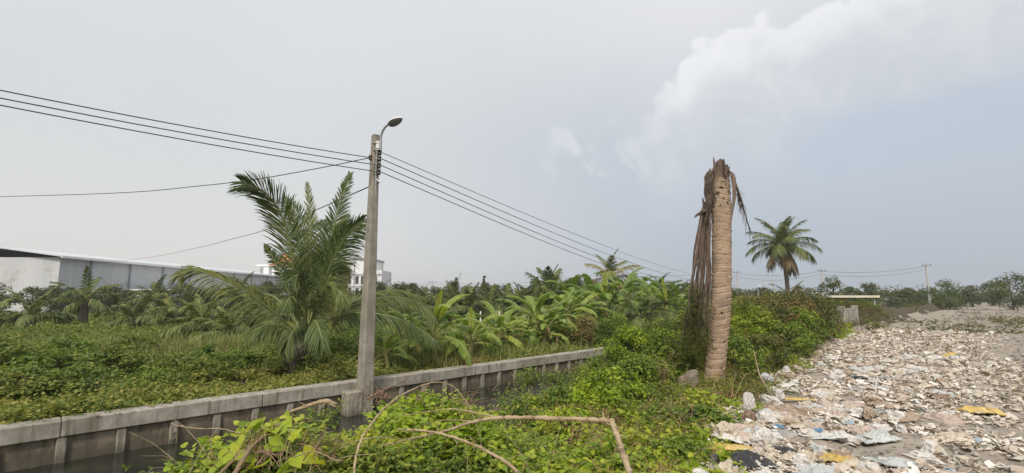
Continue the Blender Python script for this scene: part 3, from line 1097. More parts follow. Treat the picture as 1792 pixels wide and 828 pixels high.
def coconut(name, base, height, nf, flen, seed, label, group=None, bendf=1.0, lean=(0, 0), r0=.16, leaflets=44, wd=.022, dead=0, tint=.45, lw=None, up=1.25, nuts=0, Lm=None):
    r = np.random.default_rng(seed)
    root = empty(name, base)
    tag(root, label, 'palm', group)
    topv = np.array([lean[0], lean[1], height])
    mb = MB()
    k = 26
    pts = spline([(0, 0, -.1), (lean[0] * .35, lean[1] * .35, height * .5), topv], k)
    rad = np.array([r0 * (1.25 - .4 * t_ + .06 * (i_ % 2)) for i_, t_ in enumerate(np.linspace(0, 1, k))])
    rad[0] *= 1.3
    tube(mb, pts, rad, 10, jitter=.02)
    mb.build('trunk', M['palmbark'], root, smooth=True)
    lw = lw or flen * .24
    for q in range(nf):
        a = q * 2.39996 + r.uniform(-.25, .25)
        h = np.array([math.cos(a), math.sin(a), 0])
        f = q / max(nf - 1, 1)
        elev = up - (up + .35) * f ** .9 + r.uniform(-.1, .1)
        bend = (1.0 + .75 * f + r.uniform(-.15, .15)) * bendf
        mb = MB()
        dd_ = q >= nf - dead
        if dd_ and height > 4:
            elev, bend = r.uniform(-.9, -.5), .75
        c_ = [topv + x_ for x_ in auto_frond_ctrl(h, flen * r.uniform(.85, 1.08) * (.75 if dd_ and height > 4 else 1), elev, bend)]
        frond(mb, c_, lw, leaflets, wd * (.8 if dd_ else 1), r, droop=.5 + .7 * f, side=np.cross(h, ZA), tint=(.5 if dd_ else tint + r.uniform(-.12, .12)), rr=.02 * flen / 2.5, start=.12, fold=.15 * (1 - f))
        mb.build('frond', [M['palmdry'] if dd_ else M['palm'], M['rachis']], root)
    if nuts:
        for q in range(nuts):
            mb = MB()
            a = r.uniform(0, 2 * PI)
            c_ = topv + np.array([math.cos(a) * .25, math.sin(a) * .25, -.2 + r.uniform(-.12, .08)])
            tt = np.linspace(0, PI, 7)
            tube(mb, [c_ + ZA * (-.12 * math.cos(x_)) for x_ in tt], [max(.001, .1 * math.sin(x_)) for x_ in tt], 9, caps=False)
            mb.build('coconut', M['rachis'], root, smooth=True)
    return root


# the big young palm by the canal: each frond laid out on its own
MPY = 10.9
mbase = P(514, 652, MPY)
mp_root = empty('coconut_palm', mbase)
tag(mp_root, 'big young coconut palm with long dark arching fronds just behind the canal wall', 'palm')


def MP(px, py, d=0.0):
    return P(px, py, MPY + d) - mbase


r = np.random.default_rng(21)
mb = MB()
tube(mb, [MP(510, 665), MP(516, 640), MP(526, 605), MP(536, 565)], [.13, .12, .12, .12], 12, n=16, jitter=.05)
for k in range(40):   # old leaf bases on the short trunk
    t_ = r.uniform(.1, 1)
    c = spline([MP(512, 655), MP(516, 640), MP(526, 605), MP(536, 565)], 30)[int(t_ * 29)]
    a = r.uniform(0, 2 * PI)
    h = np.array([math.cos(a), math.sin(a), 0])
    tube(mb, [c + h * .10, c + h * .20 + ZA * .14, c + h * (.25 + .1 * r.random()) + ZA * .30], [.05, .03, .012], 6, flat=.5, n=5)
mb.build('trunk', M['palmbark'], mp_root)
C0 = (533, 572)
NV = np.array([0.05, -1, .15])
NV = NV / np.linalg.norm(NV)
mains = [
    # ctrl points (px, py, depth offset), leaflet length, droop, normal, tint, asym
    ([(528, 572, 0), (517, 500, -.1), (507, 425, -.35), (492, 375, -.6), (465, 338, -.9), (425, 319, -1.2)], .98, .30, (-.25, -1, .1), .45, (1, 1), 130),
    ([(540, 570, .1), (543, 500, .1), (544, 420, .1), (543, 370, .1), (538, 322, .1)], .34, .02, (.05, -1, 0), .62, (1, 1), 50),
    ([(541, 570, .1), (558, 495, .2), (575, 430, .3), (593, 365, .4), (612, 305, .5)], .55, .30, (.6, -1, .1), .40, (1, 1), 110),
    ([(540, 575, -.1), (561, 510, -.3), (585, 450, -.5), (610, 408, -.7), (637, 383, -.9)], .76, .60, (.15, -1, .2), .32, (1, 1), 130),
    ([(528, 580, -.2), (512, 530, -.3), (494, 485, -.4), (478, 452, -.5), (464, 430, -.55)], .40, .55, (.4, -1, .3), .25, (.55, 1), 75),
    ([(526, 588, -.2), (490, 556, -.6), (450, 524, -1.0), (405, 496, -1.4), (345, 474, -1.8), (318, 480, -2.0)], .66, .80, (-.25, -.8, .6), .66, (.8, 1), 115),
    ([(540, 590, 0), (590, 550, .1), (640, 528, .2), (690, 520, .3), (735, 532, .3), (762, 556, .3)], .56, .9, (.1, -.6, .9), .50, (1, 1), 110),
    ([(542, 588, .3), (590, 545, .6), (640, 518, .9), (690, 508, 1.2), (742, 520, 1.4)], .55, .9, (0, -.5, .9), .52, (1, 1), 90),
    ([(540, 596, -.2), (575, 560, -.2), (620, 548, -.2), (680, 553, -.1), (728, 572, 0), (765, 598, 0)], .50, .9, (.1, -.6, .9), .38, (1, 1), 100),
    ([(528, 592, -.3), (495, 572, -.7), (468, 568, -1.0), (448, 578, -1.2)], .50, 1.0, (-.1, -.7, .8), .45, (1, 1), 60),
    ([(534, 590, -.3), (545, 566, -.9), (552, 562, -1.4), (560, 580, -1.9), (566, 610, -2.0)], .42, .9, (0, -1, .6), .35, (1, 1), 60),
    ([(534, 590, -.3), (522, 575, -.7), (510, 585, -1.0), (500, 615, -1.1)], .38, 1.0, (0, -1, .6), .40, (1, 1), 55),
    ([(536, 580, .1), (550, 490, .2), (562, 440, .6), (566, 400, 1.2), (566, 385, 1.8)], .85, .3, (.2, -1, .2), .22, (1, 1), 80),
    ([(534, 578, .1), (528, 490, .3), (524, 440, .8), (516, 395, 1.4)], .85, .3, (-.2, -1, .2), .20, (1, 1), 80),
    ([(538, 582, -.1), (560, 530, -.3), (578, 485, -.4), (594, 462, -.2), (604, 476, -.2)], .42, .85, (.2, -1, .3), .5, (1, 1), 80),
    ([(538, 585, -.2), (556, 545, -.5), (576, 510, -.7), (592, 508, -.9), (600, 530, -1.0)], .45, 1.0, (.2, -1, .4), .55, (1, 1), 80),
    ([(536, 580, .1), (537, 500, .3), (534, 440, .5), (520, 385, .8), (500, 350, 1.1)], .85, .3, (0, -1, .1), .35, (1, 1), 95),
    ([(540, 580, .1), (556, 510, .3), (578, 450, .6), (594, 405, .9), (606, 378, 1.1)], .62, .5, (.1, -1, .1), .30, (1, 1), 95),
    ([(540, 585, -.1), (552, 540, -.5), (570, 500, -.7), (584, 495, -.8), (594, 508, -.8)], .42, .9, (.1, -.8, .5), .45, (1, 1), 70),
    ([(534, 585, -.1), (536, 540, -.5), (532, 500, -.8), (524, 480, -1.0), (514, 486, -1.2)], .65, .8, (0, -1, .4), .40, (1, 1), 75),
    ([(530, 582, .2), (505, 545, .8), (480, 520, 1.4), (455, 515, 1.9), (430, 530, 2.3)], .6, .9, (-.1, -.5, .9), .45, (1, 1), 70),
    ([(540, 584, .2), (565, 545, .9), (588, 530, 1.6), (606, 536, 2.2)], .45, .9, (.1, -.5, .9), .40, (1, 1), 70),
    ([(532, 590, .1), (524, 560, -.6), (518, 530, -.9), (508, 520, -1.3), (498, 540, -1.6)], .5, 1.0, (-.1, -1, .4), .45, (1, 1), 60),
]
for ctrl, Lm, dr, nv_, ti, asy, nn_ in mains:
    mb = MB()
    nvv = np.array(nv_, float)
    nvv /= np.linalg.norm(nvv)
    frond(mb, [MP(*c) for c in ctrl], Lm, int(nn_ * 1.45), .0115, r, droop=dr * .75, normal=nvv, tint=ti, rr=.026, start=.22, asym=asy, ang=(38, 66))
    mb.build('frond', [M['palm'], M['rachis']], mp_root)
for ctrl in ([(538, 580, -.2), (566, 520, -.3), (588, 462, -.3), (598, 470, -.3), (602, 500, -.3)], [(540, 582, .2), (562, 540, .2), (578, 510, .3), (590, 530, .3), (594, 552, .3)]):
    mb = MB()
    frond(mb, [MP(*c) for c in ctrl], .36, 60, .010, r, droop=1.4, normal=np.array([0, -1, .1]), tint=.75, rr=.02, start=.2)
    o = mb.build('frond', [M['palmdry'], M['rachis']], mp_root)
    o['label'] = 'withered straw coloured hanging frond'

# mid and far palms
def gp(px, Y, dz=0.0):
    q = P(px, 520, Y)
    u_, v_ = uv(q[0], q[1])
    return np.array([q[0], q[1], float(ground_z(u_, v_)) + dz])


coconut('coconut_palm', gp(1381, 44), 6.55, 30, 3.4, 31, 'tall coconut palm with full round crown beyond the right hedge', lean=(-.3, 0), r0=.17, leaflets=70, wd=.026, dead=5, nuts=12, up=1.5, tint=.6, lw=.92)
coconut('coconut_palm', gp(1384, 47), 1.7, 12, 2.3, 32, 'short palm growing at the foot of the tall right-hand palm', r0=.2, leaflets=30, wd=.04)
coconut('coconut_palm', gp(962, 30), 1.7, 17, 2.4, 33, 'spiky young coconut palm rising behind the banana plants at mid picture', leaflets=60, wd=.03, tint=.5, up=1.55, bendf=.65, lw=.85)
coconut('coconut_palm', gp(1070, 36), 3.2, 14, 2.4, 34, 'yellowing ragged coconut palm above the banana plants left of the dead trunk', leaflets=50, wd=.03, dead=6, tint=.82, up=1.5, bendf=.9, lw=.8)
coconut('coconut_palm', gp(1120, 22), .9, 11, 2.4, 35, 'low palm with broad drooping fronds among the banana plants', leaflets=56, wd=.028, tint=.55, up=1.1)
coconut('coconut_palm', gp(1155, 46), 3.0, 14, 1.7, 36, 'small dark round-headed palm on the skyline left of the dead trunk', leaflets=28, wd=.04, tint=.3)
coconut('coconut_palm', gp(798, 36), 1.4, 12, 2.2, 37, 'upright young palm behind the yellow spear of the banana plant', leaflets=40, wd=.03, up=1.55, tint=.45, bendf=.6)
coconut('coconut_palm', gp(728, 34), 1.0, 11, 2.1, 47, 'low young palm right behind the street pole and large frond', leaflets=36, wd=.03, up=1.4, tint=.4)
lp = [(357, 19, .55, 1.8), (402, 18, .45, 1.7), (443, 19.5, .5, 1.7), (416, 34, 1.6, 2.2), (478, 33, 1.0, 2.2), (300, 27, .6, 2.0), (236, 25, .5, 2.0),
      (150, 29, .8, 2.2), (60, 26, .6, 2.1), (-20, 30, 1.0, 2.3), (345, 36, 1.0, 2.2), (270, 38, 1.2, 2.2), (505, 30, .7, 1.9), (560, 31, .7, 1.9), (600, 28, .5, 1.8), (655, 30, .5, 1.8)]
protos = []
plabs = ['low bushy palm nearest the left picture edge of the orchard row', 'low bushy palm in front of the grey warehouse, above the pond',
         'low palm with a yellow lower frond left of the big palm', 'slim upright palm against the grey warehouse wall',
         'palm half hidden behind the left fronds of the big palm'] + ['young palm in the orchard row on the left'] * 11
for k, (px, Y, h, L) in enumerate(lp):
    lab = plabs[k]
    g = 'young palms of the orchard row' if k >= 5 else None
    if k < 4:
        o = coconut('coconut_palm', gp(px, Y), h, 13, L, 50 + k, lab, g, leaflets=32, wd=.034, tint=.55, r0=.2, up=1.3)
        protos.append((o, h, L))
    else:
        src, hs, Ls = protos[k % 4]
        o = copy_tree(src)
        o.location = gp(px, Y)
        o.rotation_euler.z = k * 1.7
        s_ = L / Ls
        o.scale = (s_, s_, s_)
        tag(o, lab, 'palm', g)
        if g is None and 'group' in o:
            del o['group']


bp = None
for k, (px, Y, sc) in enumerate([(690, 33, 1.0), (748, 37, .9), (775, 31, .8), (826, 35, 1.0), (888, 33, .95), (912, 37, 1.05), (932, 34, 1.1), (858, 38, 1.0), (990, 36, 1.2), (1010, 33, 1.1), (1120, 38, 1.2), (1085, 33, 1.0)]):
    if bp is None:
        bp = coconut('coconut_palm', gp(px, Y), 1.0, 13, 2.1, 77, 'low feathery palm in the belt behind the banana plants', 'feathery palms of the middle belt', leaflets=42, wd=.032, up=1.5, tint=.5, bendf=.75, lw=.6)
        o = bp
    else:
        o = copy_tree(bp)
    o.location = gp(px, Y)
    o.scale = (sc, sc, sc)
    o.rotation_euler.z = k * 1.9

# ------------------------------------------------------------------ banana plants
def banana_leaf(r, L, Wd, elev, bend, a, base, tint, dry=False, tear=.5, flat_up=False):
    h = np.array([math.cos(a), math.sin(a), 0])
    mb = MB()
    ctrl = [base + x_ for x_ in auto_frond_ctrl(h, L, elev, bend)]
    n = 34
    p = spline(ctrl, n)
    T = tangents(p)
    tube(mb, p, [.022, .014, .004], 5, mi=1, caps=False)
    side = np.cross(h, ZA)
    nn = nrm(np.cross(np.broadcast_to(side, T.shape), T))
    nn = nn * np.where(nn[:, 2:3] < 0, -1, 1)
    if flat_up:
        nn = np.broadcast_to(nrm(h * 1.0), T.shape)
    t_ = np.linspace(0, 1, n)
    k0 = int(.2 * n)
    wprof = Wd * np.clip(np.sin(PI * np.clip((t_ - .2) / .8, 0, 1) ** .8), 0, 1) ** .5
    for s_ in (-1, 1):
        hang = .35 if not dry else 1.4
        cur = 0
        for k in range(k0, n - 1):
            if r.random() < tear * .55:
                cur = r.uniform(-.1, .55) * tear * 1.6
            w0_, w1_ = wprof[k], wprof[k + 1]
            f = hang * .5 + cur
            mid0 = p[k] + s_ * side * w0_ * .5 + nn[k] * w0_ * .12 - ZA * w0_ * f * .3
            mid1 = p[k + 1] + s_ * side * w1_ * .5 + nn[k + 1] * w1_ * .12 - ZA * w1_ * f * .3
            fr = T[k] * w0_ * .25
            e0 = p[k] + s_ * side * w0_ * (1 - .3 * f) - ZA * w0_ * f + fr
            e1 = p[k + 1] + s_ * side * w1_ * (1 - .3 * f) - ZA * w1_ * f + fr - (T[k + 1] * .012 if r.random() < tear else 0)
            mb.add([p[k], p[k + 1], mid1, mid0, e1, e0], [np.array([[0, 1, 2, 3], [3, 2, 4, 5]])], float(np.clip(tint + r.normal(0, .07), 0, 1)))
    return mb


def banana(loc, hst, L, nl, seed, label, spear=False, tint=.5, dead=1, group=None):
    r = np.random.default_rng(seed)
    root = empty('banana_plant', loc)
    tag(root, label, 'banana plant', group)
    mb = MB()
    ln = r.normal(0, .05, 2)
    topv = np.array([ln[0], ln[1], hst])
    tube(mb, [(0, 0, -.08), topv * .5, topv], [.085, .07, .045], 9, n=8, jitter=.04)
    mb.build('stem', M['bstem'], root, smooth=True)
    for q in range(nl):
        f = q / max(nl - 1, 1)
        a = q * 2.39996 + r.uniform(-.3, .3) + seed
        mb = banana_leaf(r, L * r.uniform(.75, 1.15), L * .112, 1.34 - 1.15 * f + r.uniform(-.1, .1), 1.75 + .6 * f, a, topv - ZA * hst * .28 * f, np.clip(tint + r.uniform(-.22, .15), 0, 1), tear=.45 + .5 * f)
        mb.build('leaf', [M['banana'], M['bstem']], root)
    if spear:
        mb = banana_leaf(r, L * .72, L * .062, 1.42, .45, r.uniform(3.6, 5.8), topv, .93, tear=.2, flat_up=True)
        o = mb.build('leaf', [M['banana'], M['bstem']], root)
        o['label'] = 'bright yellow-green upright young leaf'
    for q in range(dead):
        a = r.uniform(0, 2 * PI)
        mb = banana_leaf(r, L * .6, L * .06, .4, 2.9, a, topv * .88, r.random(), dry=True, tear=.9)
        o = mb.build('leaf', [M['bananadry'], M['bstem']], root)
        o['label'] = 'withered brown hanging leaf'
    return root


def gb(px, py):
    q = on_ground(px, py, -0.18)
    return np.array([q[0], q[1], -0.2])


bl = [
    (678, 652, .50, .95, 7, False, 'small banana plant directly right of the street pole with a drooping yellow leaf'),
    (762, 643, 1.0, 1.6, 8, True, 'banana plant with a tall bright upright spear leaf behind the wall'),
    (822, 636, .75, 1.25, 8, True, 'banana plant with a leaning yellow-green blade, second right of the tall spear'),
    (869, 620, .75, 1.35, 8, False, 'slim banana plant with arching leaves in front of the dark orchard trees'),
    (706, 600, .8, 1.3, 7, False, 'banana plant under the right-hand frond of the big palm'),
    (905, 612, .6, 1.1, 7, False, 'low banana sucker left of the dense banana clump'),
    (937, 606, 1.0, 1.6, 9, True, 'banana plant at the left front of the dense clump, two brown leaves hanging'),
    (962, 602, .9, 1.5, 9, False, 'banana plant with brown stalk in the middle of the dense clump'),
    (985, 594, 1.3, 1.8, 9, False, 'tall banana plant at the back of the dense clump below the spiky palm'),
    (1012, 590, 1.2, 1.8, 9, False, 'banana plant at the right of the dense clump with arching leaves'),
]
for k, (px, py, h, L, n_, sp, lab) in enumerate(bl):
    banana(gb(px, py), h * .88, L, n_ + 4, 100 + k, lab, sp, tint=.74, dead=2 if k in (6, 7) else 1)
bg_ = [(1035, 25, 1.5, 1.9, 'banana plant with pale leaves below the yellowing palm'), (1058, 23, 1.3, 1.8, 'banana plant in front of the yellowing palm, long leaf leaning right'),
       (1088, 26, 1.6, 1.9, 'tall banana plant just right of the yellowing palm'), (1105, 30, 1.7, 2.0, 'banana plant behind the low drooping palm'),
       (1142, 27, 1.4, 1.8, 'banana plant below the small dark palm on the skyline'), (1166, 24, 1.3, 1.7, 'bright banana plant left of the hanging dead fronds'),
       (1188, 26, 1.3, 1.7, 'banana plant touching the hanging dead fronds from behind'), (1000, 29, 1.6, 1.8, 'banana plant on the skyline between the two palms')]
for k, (px, Y, h, L, lab) in enumerate(bg_):
    banana(gp(px, Y), h * 1.12, L * 1.15, 13, 130 + k, lab, k in (1, 5), tint=.55, dead=1)


suckers = []
for k, (px, py, h) in enumerate([(920, 608, .5), (950, 608, .55), (975, 604, .5), (1000, 596, .6), (892, 618, .4), (1022, 588, .6), (1045, 580, .7), (930, 596, .8), (960, 590, .8), (1068, 574, .8), (1095, 570, .8), (1125, 568, .8), (1150, 566, .8), (790, 628, .35), (846, 626, .35), (735, 634, .35)]):
    if k < 3:
        o = banana(gb(px, py), .5, 1.25, 9, 160 + k, 'knee-high banana sucker with drooping yellow-green leaves among the taller plants', False, tint=.7, dead=1, group='banana suckers')
        suckers.append(o)
    else:
        o = copy_tree(suckers[k % 3])
        o.location = gb(px, py)
        o.rotation_euler.z = k * 2.2
    o.scale = (h / .5 * .9 if h > .5 else .85,) * 3


# ------------------------------------------------------------------ broadleaf trees and bushes
def tree(name, loc, h, rx, rz, seed, label, mat, group=None, leaf=.16, nleaf=2600, shape='round', trunk=True, cat='tree', nclump=34, tint=(.5, .2), low=.35):
    r = np.random.default_rng(seed)
    root = empty(name, loc)
    tag(root, label, cat, group)
    cz = h - rz
    cl = []
    for k in range(nclump):
        a = r.uniform(0, 2 * PI)
        zz = r.uniform(-1, 1)
        rr_ = math.sqrt(max(0, 1 - zz * zz)) * r.uniform(.35, 1.0)
        if shape == 'cone':
            rr_ = (1 - (zz + 1) / 2) * r.uniform(.3, 1) + .06
        cl.append((rx * rr_ * math.cos(a), rx * rr_ * math.sin(a), cz + rz * zz * .95))
    cl = np.array(cl)
    mb = MB()
    tube(mb, [(0, 0, -.1), (rx * .06, 0, h * .3), (0, rx * .05, h * .65), (0, 0, h * .9)], [h * .032 + .02, h * .022, h * .012, .01], 7, n=10)
    for c in cl[::2]:
        zb = max(h * .18, min(c[2] - .15 * h, h * .8))
        tube(mb, [(0, 0, zb), (c[0] * .5, c[1] * .5, (zb + c[2]) / 2 + .03), c], [h * .012, .006], 4, n=5, caps=False)
    mb.build('trunk', M['bark'], root)
    mb = MB()
    per = max(8, nleaf // nclump)
    cr = (rx if shape != 'cone' else rx * .6) * r.uniform(.20, .38, nclump)
    d = nrm(r.normal(0, 1, (nclump, per, 3)))
    rad = cr[:, None] * r.uniform(.35, 1.1, (nclump, per)) ** .6
    pos = (cl[:, None, :] + d * rad[..., None] * np.array([1, 1, .8])).reshape(-1, 3)
    dn = nrm(r.normal(0, 1, pos.shape) + np.array([0, 0, -.25]))
    nr = nrm(d.reshape(-1, 3) * .8 + np.array([0, 0, .8]) + r.normal(0, .35, pos.shape))
    dn = nrm(dn - nr * (dn * nr).sum(1, keepdims=True) * .8)
    tb = np.repeat(r.normal(tint[0], tint[1] * .8, nclump), per)
    place(mb, LEAF4, pos, dn, nr, leaf * r.uniform(.6, 1.3, len(pos)), .55, np.clip(tb + r.normal(0, tint[1] * .6, len(pos)), 0, 1))
    mb.build('crown', mat, root)
    return root


# dark orchard line behind the banana plants
trow = []
r = np.random.default_rng(41)
k = 0
for px in np.arange(-40, 1240, 32):
    Y = r.uniform(42, 58)
    h = r.uniform(2.3, 3.3) * (1.0 if px > 300 else .95)
    if k < 4:
        o = tree('orchard_tree', gp(px, Y), h, 1.5, h * .42, 200 + k, 'dark olive orchard tree in the line behind the banana plants', M['tree'], 'dark orchard trees behind the bananas', leaf=.20, nleaf=2600)
        trow.append((o, h))
    else:
        s_, hs = trow[k % 4]
        o = copy_tree(s_)
        o.location = gp(px + r.uniform(-8, 8), Y)
        o.scale = (1.1, 1.1, h / hs)
        o.rotation_euler.z = r.uniform(0, 6)
    k += 1
tree('casuarina_tree', gp(847, 52), 4.1, .75, 1.9, 240, 'slender conical dark tree rising alone above the orchard line', M['tree'], leaf=.17, nleaf=1500, shape='cone', nclump=26)
tree('slender_tree', gp(893, 50), 3.4, .6, 1.5, 241, 'thin reddish-tipped tree right of the conical tree on the skyline', M['tree'], leaf=.15, nleaf=900, shape='cone', nclump=20)
tree('slender_tree', gp(866, 54), 3.3, .9, 1.3, 242, 'rounded dark tree just right of the conical tree on the skyline', M['tree'], leaf=.17, nleaf=1200, nclump=18)
tree('bushy_tree', gp(1020, 40), 3.3, 1.8, 1.4, 243, 'dark bushy tree between the spiky palm and the yellowing palm', M['tree'], leaf=.18, nleaf=2600)
tree('bushy_tree', gp(1225, 34), 2.7, 1.6, 1.2, 244, 'green bushy tree behind the hanging dead fronds', M['treepale'], leaf=.15, nleaf=2600)
tree('bushy_tree', gp(1290, 34), 2.3, 1.3, 1.1, 245, 'dark bush right behind the dead palm trunk', M['tree'], leaf=.13, nleaf=2800)
tree('bushy_tree', gp(1313, 27), 1.75, .75, .75, 246, 'bright green pointed bush between the dead trunk and the lamp post', M['treepale'], leaf=.10, nleaf=2200, tint=(.75, .15))
tree('bushy_tree', gp(1180, 42), 2.9, 1.6, 1.2, 247, 'dark rounded tree right of the small skyline palm', M['tree'], leaf=.18, nleaf=2200)
tree('bushy_tree', gp(1460, 50), 3.8, 1.6, 1.6, 248, 'dark tree beside the right roadside pole', M['tree'], leaf=.2, nleaf=2200)
tree('bushy_tree', gp(640, 60), 3.6, 2.6, 1.5, 249, 'low green tree in front of the white three-storey building', M['tree'], leaf=.22, nleaf=2600)
tree('bushy_tree', gp(1560, 55), 4.0, 2.6, 1.8, 250, 'wide tree to the right of the roadside poles', M['tree'], leaf=.22, nleaf=3000)
tree('bushy_tree', gp(1660, 62), 3.6, 2.8, 1.6, 251, 'broad tree near the right end of the skyline', M['treepale'], leaf=.22, nleaf=3000)
tree('bushy_tree', gp(1770, 58), 4.4, 2.4, 1.9, 252, 'dark tree closing the view at the far right', M['tree'], leaf=.22, nleaf=3000)
# yellowish bush on the bank at the right end of the wall
tree('straggly_bush', gp(1030, 17.5), .95, .85, .5, 260, 'straggly straw-tipped bush behind the right end of the wall', M['scrub'], leaf=.08, nleaf=3600, tint=(.85, .2), cat='bush', nclump=46)
tree('straggly_bush', gp(1075, 16.5), 1.15, .8, .6, 261, 'green straggly bush over the end of the canal wall', M['shrub'], leaf=.08, nleaf=3600, cat='bush', nclump=40)
q = gp(374, 12.2)
tree('leafy_bush', q, .75, .38, .34, 262, 'small dark leafy bush growing from an old stump beside the pond', M['shrub'], leaf=.08, nleaf=1300, cat='bush', nclump=22, tint=(.3, .15))
mb = MB()
tube(mb, [(0, 0, -.1), (.02, 0, .2), (0, .02, .38)], [.28, .24, .20], 12, n=8, jitter=.08)
o = mb.build('tree_stump', M['bark'])
o.location = q + np.array([.12, -.12, 0])
tag(o, 'dark weathered stump under the small leafy bush by the pond', 'stump')
r = np.random.default_rng(45)
wb = []
for k, (px, py, h) in enumerate([(352, 668, .45), (395, 655, .5), (436, 648, .42), (470, 640, .5), (560, 640, .7), (590, 632, .6), (605, 655, .5), (668, 622, .6), (545, 618, .7), (490, 622, .5), (365, 605, .5), (420, 598, .55),
                                 (310, 660, .5), (262, 690, .45), (205, 660, .6), (150, 690, .5), (95, 665, .6), (40, 700, .5), (235, 622, .6), (120, 630, .6), (20, 645, .7), (715, 610, .5), (790, 612, .5), (850, 622, .35), (590, 605, .8), (640, 612, .7), (500, 655, .45), (540, 655, .5), (524, 640, .55)]):
    q = on_ground(px, py, -.18)
    if k < 3:
        o = tree('wild_bush', (q[0], q[1], -.2), .5, .55, .24, 290 + k, 'low leafy wild bush on the far bank behind the canal wall', M['field'] if k != 1 else M['shrub'], 'wild bushes of the far bank', leaf=.085, nleaf=1300, cat='bush', nclump=30, tint=(.55, .2))
        wb.append(o)
    else:
        o = copy_tree(wb[k % 3])
        o.location = (q[0], q[1], -.2)
    sc = h / .5
    o.scale = (sc * r.uniform(.9, 1.5), sc * r.uniform(.9, 1.3), sc)
    o.rotation_euler.z = r.uniform(0, 6)
# leafy mounds on the near bank
for k, (px, py, Y, h, rx, mt, ti_, lab) in enumerate([
        (990, 715, 6.2, .50, .50, 'vine', .80, 'bright yellow-green leafy mound at mid bank above the level bare branch'),
        (1065, 680, 7.2, .55, .55, 'vine', .60, 'bright leafy mound between the wall end and the russet weed'),
        (1010, 668, 8.0, .45, .50, 'shrub', .55, 'dark leafy mound nearest the right end of the canal wall'),
        (1120, 655, 8.3, .60, .55, 'shrub', .70, 'rounded green shrub left of the russet dead weed'),
        (1165, 625, 9.4, .60, .60, 'shrub', .60, 'green shrub at the foot of the hanging dead fronds'),
        (1100, 625, 9.8, .60, .60, 'vine', .55, 'pale green shrub rising behind the rounded shrub on the bank'),
        (1150, 712, 6.3, .38, .40, 'shrub', .65, 'low green mound below the grey sack'),
        (1230, 735, 6.0, .34, .38, 'shrub', .50, 'dark low bush between the dead trunk and the litter'),
        (1190, 790, 4.9, .30, .36, 'shrub', .60, 'small leafy bush at the lower end of the litter edge'),
        (1290, 640, 9.3, .75, .60, 'shrub', .60, 'leafy bush just right of the dead trunk base'),
        (1335, 640, 10.2, .70, .55, 'scrub', .55, 'brownish bush behind the bare sapling'),
        (1385, 618, 12.2, .80, .60, 'shrub', .55, 'green bush spilling from the hedge over the litter'),
        (700, 762, 4.0, .32, .36, 'vine', .75, 'yellow-green creeper mound right of the pole under the arching cane')]):
    q = P(px, py, Y)
    u_, v_ = uv(q[0], q[1])
    gz = float(veg_top(u_, v_)) - .28
    tree('leafy_mound', (q[0], q[1], gz), h + .12, rx, h * .5, 330 + k, lab, M[mt], None, leaf=.062 if mt != 'vine' else .075, nleaf=3000, cat='bush', nclump=46, tint=(ti_, .2))
# hedge bushes on the right beyond the litter
r = np.random.default_rng(43)
hb_lab = ['rounded hedge bush right behind the dead trunk base', 'hedge bush between the bright pointed bush and lamp post', 'reddish-brown hedge bush in front of the short palm',
          'highest hedge bush below the tall palm', 'dry brown-topped hedge bush nearest the white wall', 'hedge bush sloping down towards the litter strip']
for k, (px, Y, h, rx, mt) in enumerate([(1296, 13.2, 1.20, 1.0, 'shrub'), (1330, 14.2, 1.42, 1.1, 'scrub'), (1362, 15.6, 1.62, 1.1, 'scrub'), (1388, 16.8, 1.72, 1.2, 'scrub'), (1416, 17.6, 1.55, 1.0, 'scrub'), (1390, 14.2, 1.15, .9, 'shrub')]):
    q = P(px, 520, Y)
    tree('hedge_bush', np.array([q[0], q[1], 0.0]), h, rx, h * .46, 270 + k, hb_lab[k], M[mt], 'bushes of the right hedge', leaf=.085, nleaf=5200, cat='bush', nclump=60, tint=(.66, .26))


# ------------------------------------------------------------------ dead palm trunk
DT = 8.7
tb_ = P(1249, 690, DT)
dead = empty('dead_palm_trunk', (tb_[0], tb_[1], 0))
tag(dead, 'headless dead coconut palm trunk with jagged top and ringed pale bark', 'dead palm')
d0 = np.array([tb_[0], tb_[1], 0])


def DPt(px, py, d=0.0):
    return P(px, py, DT + d) - d0


ctl = [(1247, 700), (1251, 655), (1257, 600), (1261, 550), (1262.5, 500), (1263, 400), (1262, 330), (1261.5, 292)]
wds = [31, 31, 31, 32, 32.5, 31.5, 29.5, 25]
pts = spline([DPt(a_, b_) for a_, b_ in ctl], 520)
pts[:, 2] = np.where(pts[:, 2] < -.4, -.4, pts[:, 2])
rr = np.interp(np.linspace(0, 1, 520), np.linspace(0, 1, 8), [w_ / 2 * DT / 830 * (1.22, 1.06, 1, 1, 1, 1, 1, 1)[i_] for i_, w_ in enumerate(wds)])
seg = 84
ang = np.linspace(0, 2 * PI, seg, endpoint=False)
H = pts[:, 2][:, None] + 0 * ang[None, :]
rt = np.random.default_rng(61)
warp = .085 * (vnoise(np.cos(ang)[None, :] * 1.1 + H * .35, np.sin(ang)[None, :] * 1.1 + H * .5, 1.0, 3) - .5) + .012 * np.sin(ang[None, :] * 1 + H * 3)
Hw = H + warp
